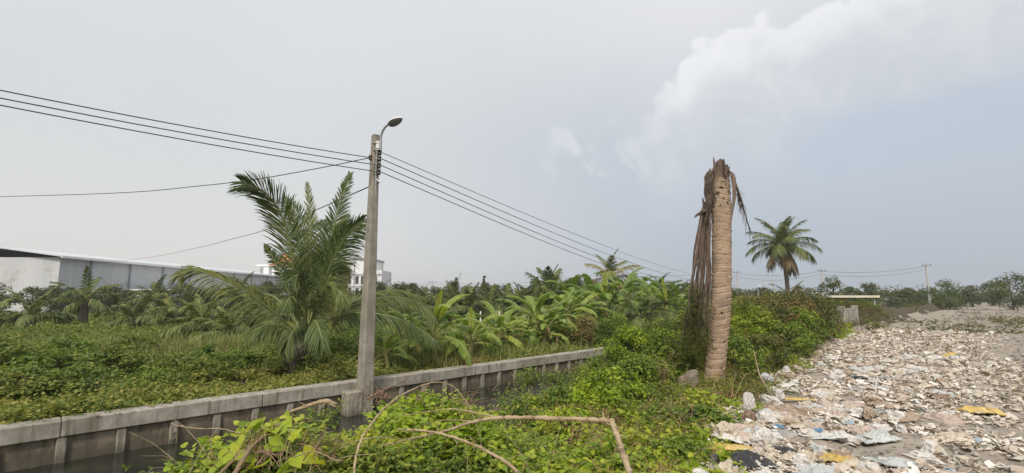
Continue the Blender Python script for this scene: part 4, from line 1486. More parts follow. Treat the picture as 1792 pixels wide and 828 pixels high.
# ring ledges of uneven spacing
ringz = [-.5]
while ringz[-1] < 4.6:
    ringz.append(ringz[-1] + rt.uniform(.045, .125))
ringz = np.array(ringz)
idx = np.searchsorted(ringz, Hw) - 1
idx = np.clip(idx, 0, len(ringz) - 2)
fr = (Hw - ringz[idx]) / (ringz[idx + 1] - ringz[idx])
amp = rt.uniform(.004, .013, len(ringz))[idx]
bumpy = amp * (np.clip(fr, 0, 1) ** 1.5) * (.2 + 1.7 * vnoise(ang[None, :] * 2.2 + idx * 7.3, idx * 1.7, 1.0))
flat_ = .012 * (vnoise(np.cos(ang)[None, :] * 2 + 5, np.sin(ang)[None, :] * 2 + H * 2.0, 1.0, 8) - .5)
fib = .003 * (vnoise(ang[None, :] * 22, H * 14, 1.0, 15) - .5)
rad = rr[:, None] + bumpy + flat_ + fib - .004
# eaten hollows
for (hz, ha, hr, dp) in ((P(1253, 548, DT)[2], -1.85, .030, .05), (P(1266, 598, DT)[2], -1.35, .028, .05), (P(1251, 334, DT)[2], -2.0, .055, .035), (P(1255, 324, DT)[2], -1.7, .04, .02)):
    da = np.minimum(np.abs(ang[None, :] - ha % (2 * PI)), 2 * PI - np.abs(ang[None, :] - ha % (2 * PI))) * .18
    dd_ = np.sqrt((H - hz) ** 2 + da ** 2)
    rad = rad - dp * ss(hr - dd_, 0, hr * .45)
V = pts[:, None, :] + rad[..., None] * np.stack([np.cos(ang), np.sin(ang), 0 * ang], -1)[None]
# jagged top
tz = pts[-1, 2]
jag = .34 * (vnoise(ang * 2.6, 0 * ang, 1, 5)) + .12 * vnoise(ang * 9, 0 * ang, 1, 9) - .24
V[-1, :, 2] += jag * 1.2
V[-8:, :, 2] += (np.linspace(0, 1, 8)[:, None] * jag[None, :] * .4)
i = np.arange(519)[:, None] * seg
j = np.arange(seg)[None, :]
F = np.stack([i + j, i + (j + 1) % seg, i + seg + (j + 1) % seg, i + seg + j], -1).reshape(-1, 4)
mb = MB()
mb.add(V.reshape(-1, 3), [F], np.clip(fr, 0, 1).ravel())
topc = mb.c
c_ = pts[-1] - ZA * .25
mb.add(np.vstack([V[-1], [c_]]), [np.array([[k, (k + 1) % seg, seg] for k in range(seg)])])


def make_trunkmat():
    m, t = new_mat('ringed_palm_bark')
    tcd = t.n('ShaderNodeTexCoord')
    mp = t.n('ShaderNodeMapping', ins={'Vector': tcd.outputs['Object'], 'Scale': (9, 9, 1.3)})
    n1 = t.noise(mp.outputs[0], 9.0, 6, 0.7)
    n2 = t.noise(tcd.outputs['Object'], 4.0, 6, 0.65)
    mp2 = t.n('ShaderNodeMapping', ins={'Vector': tcd.outputs['Object'], 'Scale': (1.5, 1.5, 16)})
    n3 = t.noise(mp2.outputs[0], 2.2, 4, 0.6)
    c = t.ramp(t.m('ADD', t.m('MULTIPLY', n1, .6), t.m('MULTIPLY', n3, .4)), [(.30, (.19, .13, .095)), (.44, (.345, .24, .16)), (.56, (.46, .335, .235)), (.72, (.56, .46, .35))])
    c = t.mix(t.m('MULTIPLY', t.sstep(n2, .46, .62), .6), c, (.21, .165, .125))
    nl = t.noise(tcd.outputs['Object'], 1.3, 4, .6)
    c = t.mix(t.m('MULTIPLY', t.sstep(nl, .50, .66), .28), c, (.27, .235, .19))
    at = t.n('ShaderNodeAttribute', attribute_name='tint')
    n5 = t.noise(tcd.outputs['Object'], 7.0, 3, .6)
    c = t.mix(t.m('MULTIPLY', t.sstep(at.outputs['Fac'], .34, .05), t.m('ADD', .35, t.m('MULTIPLY', t.sstep(n5, .35, .6), .6))), c, (.12, .08, .06))  # ring recesses darkened: shade at the ledges is put into the bark colour
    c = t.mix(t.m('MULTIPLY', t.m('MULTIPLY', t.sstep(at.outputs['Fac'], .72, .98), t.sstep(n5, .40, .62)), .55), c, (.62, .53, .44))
    sp = t.n('ShaderNodeSeparateXYZ', ins={0: tcd.outputs['Object']})
    old = t.sstep(t.m('ADD', sp.outputs[2], t.m('MULTIPLY', n2, .5)), 3.75, 4.2)
    c = t.mix(t.m('MULTIPLY', old, .8), c, (.13, .095, .075))
    bn = t.n('ShaderNodeBump', ins={'Strength': .7, 'Distance': .012, 'Height': n1})
    pr = t.n('ShaderNodeBsdfPrincipled', ins={'Base Color': c, 'Roughness': .92, 'Specular IOR Level': .2, 'Normal': bn.outputs[0]})
    t.n('ShaderNodeOutputMaterial', ins={'Surface': pr.outputs[0]})
    return m


M['deadbark'] = make_trunkmat()
M['deadfib'] = surf('dead_fibre', [(.06, .043, .034), (.12, .088, .068), (.19, .145, .115)], 10, .95, .5, 40, stretch=(3, 3, .5), use_tint=True)
mb.build('trunk', M['deadbark'], dead)
# shards of the broken top
mb = MB()
r = np.random.default_rng(62)
for k in range(60):
    a = r.uniform(0, 2 * PI)
    rr_ = r.uniform(.02, .155)
    b = pts[-1] + np.array([math.cos(a) * rr_, math.sin(a) * rr_, r.uniform(-.30, -.12)])
    L = r.uniform(.10, .24) + (.10 if abs(math.cos(a) * rr_ + .04) < .04 else 0)
    o_ = np.array([r.normal(0, .015), r.normal(0, .015), L])
    tube(mb, [b, b + o_ * .7, b + o_ * .9, b + o_ + [.01, 0, 0]], [r.uniform(.03, .05), .035, .022, .008], 6, flat=.5, n=7, tint=r.random(), jitter=.22)
# ragged scales on the old upper rings
for k in range(60):
    a = r.uniform(0, 2 * PI)
    zz = tz - r.uniform(.02, .75)
    b = pts[np.argmin(abs(pts[:, 2] - zz))] + np.array([math.cos(a), math.sin(a), 0]) * .165
    e = b + np.array([math.cos(a) * r.uniform(.01, .04), math.sin(a) * r.uniform(.01, .04), r.uniform(-.06, .07)])
    tube(mb, [b, e], [.022, .006], 5, flat=.4, n=3, tint=r.random())
mb.build('broken_crown', M['deadfib'], dead, smooth=True)
# hanging dead sheaths on the left
r = np.random.default_rng(63)
mb = MB()
def bundle(mb, path, spread, n, w0=.016, tint=(.2, .9)):
    q = spline(path, 16)
    for k in range(n):
        i0 = r.integers(0, 7)
        i1 = r.integers(10, 17)
        off = r.normal(0, spread * .5, 3)
        p_ = q[i0:i1] + off + np.cumsum(r.normal(0, spread * .10, (i1 - i0, 3)), 0)
        tube(mb, p_, [w0 * r.uniform(.6, 1.6), w0, .003], 5, flat=.45, tint=r.uniform(*tint), jitter=.15)


bundle(mb, [DPt(1250, 292, .05), DPt(1241, 312, 0), DPt(1238, 330, 0), DPt(1242, 352, 0), DPt(1246, 400, 0)], .055, 40)
bundle(mb, [DPt(1246, 330, -.02), DPt(1241, 350, -.05), DPt(1236, 375, -.08), DPt(1236, 395, -.1)], .06, 40)
bundle(mb, [DPt(1234, 372, -.05), DPt(1231, 358, -.08), DPt(1230, 345, -.1)], .025, 12)
bundle(mb, [DPt(1246, 364, -.05), DPt(1234, 368, -.1), DPt(1222, 375, -.1), DPt(1213, 382, -.12)], .03, 18)
bundle(mb, [DPt(1240, 300, .02), DPt(1236, 312, 0), DPt(1235, 335, 0)], .03, 16)
mb.build('torn_sheath', M['deadfib'], dead)
strands = [(1232, 360, 1213, 480, 1196, 605, 7), (1236, 362, 1222, 470, 1211, 590, 8), (1238, 365, 1230, 480, 1222, 610, 9), (1240, 365, 1238, 450, 1233, 600, 7),
           (1230, 362, 1218, 450, 1203, 560, 5), (1243, 368, 1241, 440, 1239, 540, 6), (1235, 370, 1226, 500, 1216, 600, 5), (1241, 385, 1236, 500, 1228, 605, 6),
           (1229, 365, 1215, 440, 1207, 520, 5), (1244, 390, 1240, 470, 1240, 580, 4), (1234, 380, 1221, 520, 1189, 606, 4), (1238, 400, 1224, 540, 1226, 612, 4)]
for (x0, y0, x1, y1, x2, y2, w_) in strands:
    mb = MB()
    dd_ = r.uniform(-.25, .12)
    tube(mb, [DPt(x0, y0, dd_ * .3), DPt((x0 + x1) / 2 + r.normal(0, 1), (y0 + y1) / 2, dd_ * .7), DPt(x1, y1, dd_), DPt((x1 + x2) / 2 + r.normal(0, 1.5), (y1 + y2) / 2, dd_), DPt(x2, y2, dd_ * 1.2)],
         [w_ * .45 * .0075, w_ * .6 * .0075, w_ * .5 * .0075, .006], 5, flat=.35, n=14, tint=r.uniform(.4, 1), ref=(0, 1, .1))
    for q in range(5):      # split fibres along the strip
        f = r.uniform(.2, .9)
        xa, ya = x0 + (x2 - x0) * f, y0 + (y2 - y0) * f
        tube(mb, [DPt(xa, ya, dd_), DPt(xa + r.normal(0, 4), ya + r.uniform(20, 55), dd_ - .04)], [.008, .002], 4, n=3, tint=r.uniform(.3, .9))
    mb.build('hanging_frond', M['deadfib'], dead)
# small broken frond hanging on the right
mb = MB()
tube(mb, [DPt(1277, 300, -.05), DPt(1283, 310, -.1), DPt(1285, 345, -.12), DPt(1281, 372, -.12), DPt(1278, 400, -.1)], [.02, .045, .03, .02, .005], 6, flat=.45, n=12, tint=1.0, ref=(0, 1, .1))
mb.build('hanging_stalk', M['deadfib'], dead)
mb = MB()
tube(mb, [DPt(1280, 303, 0), DPt(1288, 325, -.05), DPt(1295, 345, -.1), DPt(1303, 370, -.1), DPt(1313, 405, -.1)], [.02, .035, .022, .012, .004], 6, flat=.6, n=14, tint=.5)
for k in range(70):
    f = r.uniform(0.15, .98)
    b = spline([DPt(1280, 303, 0), DPt(1288, 325, -.05), DPt(1295, 345, -.1), DPt(1303, 370, -.1), DPt(1313, 405, -.1)], 50)[int(f * 49)]
    e = b + np.array([r.normal(.01, .05), r.normal(-.02, .05), -r.uniform(.12, .42)])
    tube(mb, [b, (b + e) / 2 + np.array([r.normal(0, .02), 0, .02]), e], [.008, .006, .002], 4, flat=.4, n=5, tint=r.random())
mb.build('hanging_frond', M['deadfib'], dead)
# vine climbing the hanging fronds
r = np.random.default_rng(64)
cv, cs_ = MB(), MB()
B = []
for k in range(650):
    f = r.random()
    q = DPt(r.normal(1212, 15 * (1.15 - .5 * (1 - f))), 505 + 110 * f ** .8, r.normal(-.15, .12)) + d0
    B.append(q)
B = np.array(B)
sprigs(cv, B - (DPt(1212, 600) + d0), 7, .13, .04, .5, LEAF4, r, 1.2, (.45, .2), stem=(cs_, .002, 2))
o = cv.build('climbing_vine', M['scrub'])
o.location = DPt(1212, 600) + d0
tag(o, 'fine-leaved vine climbing up the hanging dead fronds', 'vine')

# grey sack beside the trunk
def crumple(seed, sx, sy, sz, sub=4, amp=.25, sharp=1.0):
    """crumpled sack or bag: a closed lumpy surface with creases"""
    import bmesh
    bm = bmesh.new()
    bmesh.ops.create_icosphere(bm, subdivisions=sub, radius=1.0)
    V = np.array([v_.co[:] for v_ in bm.verts])
    F = np.array([[v_.index for v_ in f_.verts] for f_ in bm.faces])
    bm.free()
    off = Vector((seed * 3.7, seed * 1.3, -seed * 2.1))
    out = []
    for p in V:
        q = Vector(p)
        n1 = mnoise.noise(q * 1.1 + off)
        n2 = 1 - abs(mnoise.noise(q * 2.3 + off * 1.7)) * 2
        n3 = 1 - abs(mnoise.noise(q * 5.1 + off * .6)) * 2
        k = 1 + amp * (.9 * n1 + .55 * sharp * (n2 - .5) + .28 * sharp * (n3 - .5))
        out.append((p[0] * k, p[1] * k, p[2] * k))
    out = np.array(out) * np.array([sx, sy, sz])
    out[:, 2] = np.where(out[:, 2] < -.35 * sz, -.35 * sz + (out[:, 2] + .35 * sz) * .2, out[:, 2])
    out[:, 2] -= out[:, 2].min()
    return out, F


M['sack'] = surf('grey_sackcloth', [(.15, .12, .09), (.27, .225, .175)], 5, .95, .5, 70)
V, F = crumple(14, .15, .12, .26, 4, .55, .95)
V[:, 0] += V[:, 2] * .18
mb = MB()
mb.add(V, [F])
q = P(1202, 700, 8.3)
o = mb.build('old_sack', M['sack'], smooth=True)
q[2] = P(1202, 690, 8.3)[2]
o.location = q
tag(o, 'grubby grey-brown sack standing in the undergrowth left of the dead trunk', 'sack')

# ------------------------------------------------------------------ bare branches in the foreground
def branch(pts3, rad, label, name='bare_branch', mat='branch', n=None, twigs=(), seg=8, knots=True, tips=(), seed=0):
    r = np.random.default_rng(seed + 900)
    pts3 = [np.asarray(P(*q)) for q in pts3]
    org = pts3[0].copy()
    n = n or len(pts3) * 9
    mb = MB()
    p = spline([q - org for q in pts3], n)
    p = p + r.normal(0, .0012, p.shape)
    rd = np.interp(np.linspace(0, 1, n), np.linspace(0, 1, len(rad)), rad)
    rd = rd * (1 + .06 * r.standard_normal(n))
    if knots:
        for k in range(0, n, 11):
            rd[min(n - 1, k + r.integers(0, 8))] *= 1.25
    tube(mb, p, rd, seg, jitter=.03)
    if len(pts3) > 3 and max(rad) > .006:
        for q_ in range(n // 7):
            i_ = r.integers(3, n - 3)
            dv = nrm(r.normal(0, 1, 3) + np.array([0, -.2, .3]))
            L_ = r.uniform(.012, .09) if r.random() < .6 else .012
            tube(mb, [p[i_], p[i_] + dv * L_ * .5 + r.normal(0, .003, 3), p[i_] + dv * L_ + r.normal(0, .006, 3)], [rd[i_] * .45, .0012], 5, n=4)
    for tw, tr in twigs:
        tube(mb, [np.asarray(P(*q)) - org for q in tw], tr, 6, n=len(tw) * 7)
    o = mb.build(name, M[mat], smooth=True)
    o.location = org
    tag(o, label, 'branch')
    return o


PXM = 1 / 845.0
branch([(1120, 870, 2.15), (1102, 828, 2.3), (1086, 780, 2.5), (1070, 737, 2.68)], [.0145, .0155, .014, .016],
       'thick upright stub of the snapped branch at the bottom of the picture')
branch([(1070, 737, 2.68), (1030, 734, 2.74), (980, 733, 2.8), (920, 731, 2.88), (866, 732, 2.95), (826, 739, 3.0), (790, 751, 3.04), (755, 760, 3.08), (712, 770, 3.12), (668, 780, 3.2)],
       [.0135, .0125, .0115, .010, .008, .006, .004], 'long pale broken branch lying level over the creepers to the snapped stub',
       twigs=[([(872, 731, 2.95), (840, 724, 3.0), (790, 716, 3.1), (740, 722, 3.2), (696, 729, 3.3)], [.005, .004, .0025]),
              ([(830, 738, 3.0), (790, 735, 3.1), (760, 738, 3.2), (735, 745, 3.3)], [.004, .002]),
              ([(1066, 733, 2.68), (1062, 727, 2.66)], [.004, .001]), ([(1062, 741, 2.67), (1080, 748, 2.6), (1096, 742, 2.55)], [.004, .001])], seed=1)
branch([(695, 752, 2.95), (735, 753, 2.9), (775, 760, 2.8), (820, 775, 2.7), (862, 795, 2.6), (890, 812, 2.5), (925, 845, 2.4)], [.0055, .007, .0075, .0085, .009],
       'slanting bare branch crossing under the level one towards the bottom edge', seed=2,
       twigs=[([(790, 763, 2.78), (800, 775, 2.74), (797, 782, 2.74)], [.003, .001])])
branch([(618, 850, 2.3), (622, 805, 2.4), (632, 770, 2.5), (648, 745, 2.6), (672, 715, 2.75), (700, 694, 2.9), (735, 676, 3.05), (765, 669, 3.15), (790, 675, 3.2), (808, 692, 3.2), (822, 715, 3.2), (836, 752, 3.15), (848, 800, 3.1)],
       [.0058, .0055, .005, .004, .0035, .0028, .0015], 'thin yellowish cane bent into a tall arch above the creepers', seed=3)
branch([(508, 721, 3.6), (530, 713, 3.6), (552, 706, 3.58), (572, 702, 3.56), (580, 704, 3.55)], [.010, .0125, .0135, .016, .012],
       'short pale dead limb with a splintered end pointing over the canal', seed=4,
       twigs=[([(574, 703, 3.55), (583, 705, 3.54), (590, 707, 3.53)], [.010, .003]), ([(573, 705, 3.55), (582, 709, 3.54), (589, 712, 3.52)], [.008, .002]), ([(574, 702, 3.55), (582, 703, 3.56), (586, 702, 3.56)], [.007, .002])])
branch([(400, 850, 2.5), (425, 805, 2.6), (445, 778, 2.75), (468, 758, 2.85), (490, 744, 2.95)], [.014, .0125, .011, .009, .007], 'brown stem rising through the left clump of broad leaves', seed=5, mat='twig')
branch([(370, 845, 2.6), (402, 812, 2.65), (440, 780, 2.8), (470, 765, 2.85)], [.010, .009, .007], 'second brown stem crossing behind the left leaf clump', seed=6, mat='twig')
branch([(300, 742, 3.4), (344, 750, 3.3), (385, 750, 3.2), (410, 756, 3.1), (432, 764, 3.0)], [.0035, .003, .002], 'thin pale tendril reaching in over the canal at the left', seed=7)
branch([(596, 784, 2.7), (628, 770, 2.8), (670, 766, 2.9), (720, 770, 3.0)], [.003, .0035, .002], 'slender looping runner over the creepers below the pole', seed=8)
branch([(514, 800, 2.5), (550, 790, 2.6), (590, 806, 2.6), (604, 800, 2.6), (650, 795, 2.7)], [.003, .003, .002], 'slender pale runner low in the left creepers', seed=9)
branch([(1319, 612, 8.4), (1323, 632, 8.3), (1329, 655, 8.2), (1338, 672, 8.0), (1350, 690, 7.7), (1360, 702, 7.5)], [.006, .010, .011, .010, .008], 'bare sapling stem standing at the edge of the hedge above the litter', seed=10)
branch([(640, 700, 6.6), (664, 686, 6.5), (690, 675, 6.4), (712, 664, 6.3)], [.012, .009, .006], 'reddish bare stick rising beside the pole towards the wall', seed=11, mat='redtwig')

# tangle of reddish dry twigs
tw = MB()
r = np.random.default_rng(70)
for (px, py, Y, sx, sy, n, ln_) in ((440, 800, 2.9, 30, 14, 80, 60), (655, 702, 5.6, 25, 8, 60, 40), (790, 712, 4.4, 35, 12, 45, 45), (1010, 760, 3.6, 30, 12, 40, 40), (1180, 720, 5.4, 25, 18, 60, 30), (1170, 640, 8.0, 12, 18, 40, 20), (540, 800, 2.9, 40, 14, 50, 50)):
    for k in range(n):
        a_, b_, Y_2 = r.normal(px, sx), r.normal(py, sy), Y * r.uniform(.9, 1.1)
        an = r.normal(-.6, .7)
        l_ = r.uniform(.3, 1) * ln_
        p0 = P(a_, b_, Y_2)
        p2 = P(a_ + l_ * math.cos(an), b_ + l_ * math.sin(an), Y_2 * r.uniform(.93, 1.07))
        p1 = (p0 + p2) / 2 + np.array([0, 0, r.uniform(0, .04)])
        tube(tw, [p0, p1, p2], [.0035, .0012], 3, n=5, caps=False, tint=r.random())
tag(tw.build('twig_tangle', M['redtwig']), 'tangle of thin reddish-brown dry twigs in the creepers', 'dry twigs', kind='stuff')

# broad-leaved plant at left foreground
r = np.random.default_rng(71)
root = empty('broad_leaved_plant', P(500, 828, 2.9))
tag(root, 'plant with large pale round leaves on the left, nearest the camera', 'plant')
ro = P(500, 828, 2.9)
mbs, mbl = MB(), MB()
for (px, py, Y) in [(455, 735, 2.9), (446, 745, 2.85), (462, 752, 2.8), (478, 740, 2.9), (500, 735, 2.95), (493, 755, 2.8), (505, 760, 2.85), (490, 772, 2.75), (470, 775, 2.8), (436, 752, 2.9), (428, 765, 2.85),
                    (509, 770, 2.75), (515, 800, 2.7), (500, 812, 2.6), (433, 820, 2.6), (460, 815, 2.6), (445, 800, 2.7), (402, 790, 2.8), (416, 776, 2.85), (530, 790, 2.8), (545, 812, 2.6), (390, 812, 2.7), (486, 748, 2.9)]:
    c = P(px, py, Y)
    b = P(px + r.normal(0, 12), py + r.uniform(40, 70), Y - r.uniform(0, .1))
    tube(mbs, [b - ro, (b + c) / 2 + r.normal(0, .015, 3) - ro, c - ro], [.0035, .002], 4, n=6)
    d = nrm(np.array([r.normal(0, .7), r.normal(-.3, .5), r.normal(-.15, .4)]))
    nr = nrm(np.array([r.normal(0, .5), r.normal(-.7, .4), .8]))
    place(mbl, HEART, (c - ro)[None], d[None], nr[None], r.uniform(.075, .12), .85, np.array([r.uniform(.6, .95)]))
mbs.build('stem', M['bstem'], root)
mbl.build('foliage', M['vine'], root)

# weeds in the canal edge
for k, (px, py, Y, lab) in enumerate([(560, 745, 6.2, 'small leafy weed at the water edge left of the pier'), (925, 668, 8.6, 'leafy weed climbing above the water in front of the far wall'),
                                      (905, 712, 6.8, 'pale weed leaning over the water at mid picture'), (975, 668, 9.2, 'leafy weed rising before the right end of the canal wall')]):
    c = P(px, py, Y)
    mbs, mbl = MB(), MB()
    B = r.normal(0, .09, (34, 3)) * np.array([1.3, 1.3, .5])
    B[:, 2] -= .05
    sprigs(mbl, B, 12, .36, .06, .6, LEAF8, r, .5, (.55, .15), stem=(mbs, .003, 1), droop=.2)
    root = empty('water_weed', c)
    tag(root, lab, 'weed')
    mbl.build('foliage', M['shrub'], root)
    mbs.build('stem', M['bstem'], root)
# reddish dry weed
c = P(1160, 668, 7.6)
mbs, mbl = MB(), MB()
sprigs(mbl, r.normal(0, .03, (16, 3)), 16, .42, .03, .4, LEAF4, r, .2, (.2, .15), stem=(mbs, .003, 1), droop=.05)
root = empty('dry_weed', c)
tag(root, 'upright russet dead weed spike left of the grey sack', 'weed')
mbl.build('foliage', M['redtwig'], root)
mbs.build('stem', M['redtwig'], root)


# ------------------------------------------------------------------ litter
def bagmat(name, a, b, rough=.45, trans=.12):
    m, t = new_mat(name)
    tcd = t.n('ShaderNodeTexCoord')
    n1 = t.noise(tcd.outputs['Object'], 6, 6, .65)
    n2 = t.noise(tcd.outputs['Object'], 18, 4, .7)
    c = t.mix(t.sstep(n1, .35, .68), a, b)
    c = t.mix(t.m('MULTIPLY', t.sstep(n2, .54, .70), .55), c, (.20, .16, .12))
    bn = t.n('ShaderNodeBump', ins={'Strength': .5, 'Distance': .02, 'Height': n2})
    pr = t.n('ShaderNodeBsdfPrincipled', ins={'Base Color': c, 'Roughness': rough, 'Specular IOR Level': .4, 'Normal': bn.outputs[0]})
    tl = t.n('ShaderNodeBsdfTranslucent', ins={'Color': c})
    mx = t.n('ShaderNodeMixShader', ins={0: trans, 1: pr.outputs[0], 2: tl.outputs[0]})
    t.n('ShaderNodeOutputMaterial', ins={'Surface': mx.outputs[0]})
    return m


PAL = {'white': ((.55, .52, .48), (.74, .71, .67)), 'cream': ((.50, .43, .33), (.68, .60, .48)), 'tan': ((.34, .25, .18), (.50, .39, .29)), 'pinkish beige': ((.46, .36, .30), (.60, .49, .42)),
       'grey': ((.30, .29, .27), (.46, .44, .42)), 'black': ((.025, .025, .027), (.06, .06, .062)), 'blue': ((.10, .20, .34), (.20, .36, .52)), 'yellow': ((.52, .36, .09), (.66, .50, .18)),
       'clear': ((.44, .46, .45), (.62, .64, .63)), 'brown': ((.20, .13, .09), (.32, .22, .15))}
BM = {k: bagmat(k + '_plastic', *v) for k, v in PAL.items()}


def sheet_mesh(seed, sx, sy, h):
    """crumpled flat piece: sack, wrapper or cardboard with folds, a few millimetres thick"""
    n = 16
    X, Y = np.meshgrid(np.linspace(-1, 1, n), np.linspace(-1, 1, n), indexing='ij')
    out = np.zeros((n, n, 3))
    off = Vector((seed * 2.9, -seed * 1.9, seed))
    for a in range(n):
        for b in range(n):
            q = Vector((X[a, b], Y[a, b], 0))
            e = 1 + .22 * mnoise.noise(q * 1.3 + off * 1.1)
            z = (1 - abs(mnoise.noise(q * 1.5 + off)) * 2.0) * .55 + (1 - abs(mnoise.noise(q * 3.7 + off * 2)) * 2) * .30
            out[a, b] = (q.x * e * sx, q.y * e * sy, z * h)
    ed = np.maximum(np.abs(X), np.abs(Y))
    out[..., 2] *= 1 - .65 * ss(ed, .6, 1)
    out[..., 2] -= out[..., 2].min()
    top = out.reshape(-1, 3)
    bot = top - np.array([0, 0, .006])
    i = np.arange(n - 1)[:, None] * n
    j = np.arange(n - 1)[None, :]
    F = np.stack([i + j, i + n + j, i + n + j + 1, i + j + 1], -1).reshape(-1, 4)
    N = n * n
    rim_ = [a * n for a in range(n)] + [(n - 1) * n + b for b in range(1, n)] + [a * n + n - 1 for a in range(n - 2, -1, -1)] + [b for b in range(n - 2, 0, -1)]
    R_ = np.array([[rim_[k], rim_[(k + 1) % len(rim_)], rim_[(k + 1) % len(rim_)] + N, rim_[k] + N] for k in range(len(rim_))])
    return np.vstack([top, bot]), [F, F[:, ::-1] + N, R_]


def litter_ground(px, py, z=.03):
    return on_ground(px, py, z)


special = [
    ('refuse_bag', 'black', (1300, 812), (.27, .17, .10), 'sheet', .3, 'large glossy black plastic sheet with white scraps at the bottom of the litter'),
    ('refuse_bag', 'black', (1368, 797), (.14, .06, .05), 'bag', -.5, 'small crumpled black bag right of the large black sheet'),
    ('sack', 'yellow', (1262, 785), (.13, .10, .06), 'sheet', .1, 'torn yellow sack at the left edge of the litter'),
    ('sack', 'yellow', (1296, 786), (.12, .05, .05), 'sheet', -.3, 'strip of yellow packaging above the black sheet'),
    ('sack', 'pinkish beige', (1302, 771), (.22, .12, .11), 'sheet', -.4, 'brown-beige woven sack behind the yellow packaging'),
    ('sack', 'cream', (1270, 768), (.11, .09, .13), 'bag', .4, 'bulging dirty cream sack at the growth edge'),
    ('plastic_bag', 'white', (1336, 780), (.11, .08, .10), 'bag', .2, 'round clean white bag with a blue corner in the litter'),
    ('plastic_bag', 'blue', (1343, 772), (.05, .035, .05), 'bag', .5, 'blue scrap of plastic behind the round white bag'),
    ('plastic_bag', 'cream', (1340, 806), (.15, .11, .08), 'sheet', .9, 'cream paper bag between the black sheet and the small black bag'),
    ('plastic_bag', 'white', (1312, 722), (.07, .05, .17), 'bag', .2, 'upright white printed bag caught at the growth edge'),
    ('plastic_bag', 'brown', (1311, 738), (.09, .07, .09), 'bag', .9, 'dark brown bag below the upright white one'),
    ('plastic_bag', 'black', (1264, 756), (.05, .04, .06), 'bag', .9, 'tiny black bag poking out of the growth left of the cream sack'),
    ('plastic_bag', 'white', (1365, 700), (.06, .05, .10), 'bag', .4, 'small pointed white bag below the bare sapling'),
    ('plastic_bag', 'clear', (1342, 672), (.14, .09, .12), 'bag', .4, 'greyish translucent bag lodged beside the bare sapling'),
    ('plastic_bag', 'blue', (1366, 755), (.07, .05, .05), 'bag', 1.4, 'teal blue scrap in the middle of the litter'),
    ('sack', 'tan', (1420, 722), (.20, .10, .08), 'sheet', .2, 'tan cardboard sheet in the upper right litter'),
    ('sack', 'yellow', (1392, 700), (.26, .04, .04), 'sheet', -.15, 'long narrow yellowish strip lying across the litter'),
    ('plastic_bag', 'blue', (1430, 762), (.08, .05, .05), 'bag', .2, 'dull blue bag near the right picture edge of the litter'),
    ('plastic_bag', 'white', (1376, 656), (.10, .08, .10), 'bag', .2, 'white bag caught where the hedge meets the litter'),
]
for k, (nm, colr, (px, py), (sx, sy, sz), tp, rot, lab) in enumerate(special):
    q = litter_ground(px, py)
    mb = MB()
    if tp == 'bag':
        V, F = crumple(300 + k, sx, sy, sz, 4, .5)
        mb.add(V, [F])
    else:
        V, Fs = sheet_mesh(300 + k, sx, sy, sz)
        mb.add(V, Fs)
    o = mb.build(nm, BM[colr])
    o.location = q
    o.rotation_euler.z = rot
    tag(o, lab, 'bag' if 'bag' in nm else 'sack')

r = np.random.default_rng(81)
cols_ = ['white', 'cream', 'tan', 'pinkish beige', 'grey', 'clear', 'brown', 'blue', 'yellow', 'black']
wts = np.array([.27, .23, .10, .18, .05, .12, .02, .01, .01, .01])
wts /= wts.sum()
protoL = {}
for c_n in cols_:
    for tp in ('bag', 'sheet'):
        mb = MB()
        if tp == 'bag':
            V, F = crumple(hash_ := (400 + cols_.index(c_n) * 7), .10, .075, .055, 3, .6)
            mb.add(V, [F])
        else:
            V, Fs = sheet_mesh(500 + cols_.index(c_n) * 5, .12, .09, .055)
            mb.add(V, Fs)
        nm = 'plastic_bag' if tp == 'bag' else 'wrapper'
        protoL[(c_n, tp)] = (mb, nm)
made = {}
cnt = 0
while cnt < 270:
    t_ = r.random()
    u = 3.2 * (18 / 3.2) ** t_
    v = edge_v(u) + r.uniform(-.05, 1.0) ** 1.0 * (2.2 + .06 * u)
    if v > -.35 + .0 * u and r.random() < .75:
        continue
    x, y = xy(u, v)
    if x < .9 * 0 or math.hypot(x, y) < 2.0:
        continue
    if vnoise(u, v, 1.1, 19) < .45 and r.random() < .6:
        continue
    c_n = cols_[r.choice(len(cols_), p=wts)]
    tp = 'bag' if r.random() < .45 else 'sheet'
    key = (c_n, tp)
    if key not in made:
        mb, nm = protoL[key]
        o = mb.build(nm, BM[c_n])
        made[key] = o
        kind_ = 'plastic bag' if tp == 'bag' else 'wrapper'
        tag(o, ('crumpled small %s %s lying in the roadside litter' % (c_n, kind_)), kind_, 'small %s %ss strewn in the litter' % (c_n, kind_))
    else:
        o = made[key].copy()
        COL.objects.link(o)
    s_ = r.uniform(.6, 1.3) * (1.35 if tp == 'sheet' else 1.0)
    o.scale = (s_ * r.uniform(.7, 1.4), s_ * r.uniform(.7, 1.3), s_ * r.uniform(.7, 1.4))
    zz = float(0.05 * (vnoise(u, v, 0.8) - 0.5)) + .02
    o.location = (x, y, zz)
    o.rotation_euler = (r.normal(0, .15), r.normal(0, .15), r.uniform(0, 6.28))
    cnt += 1

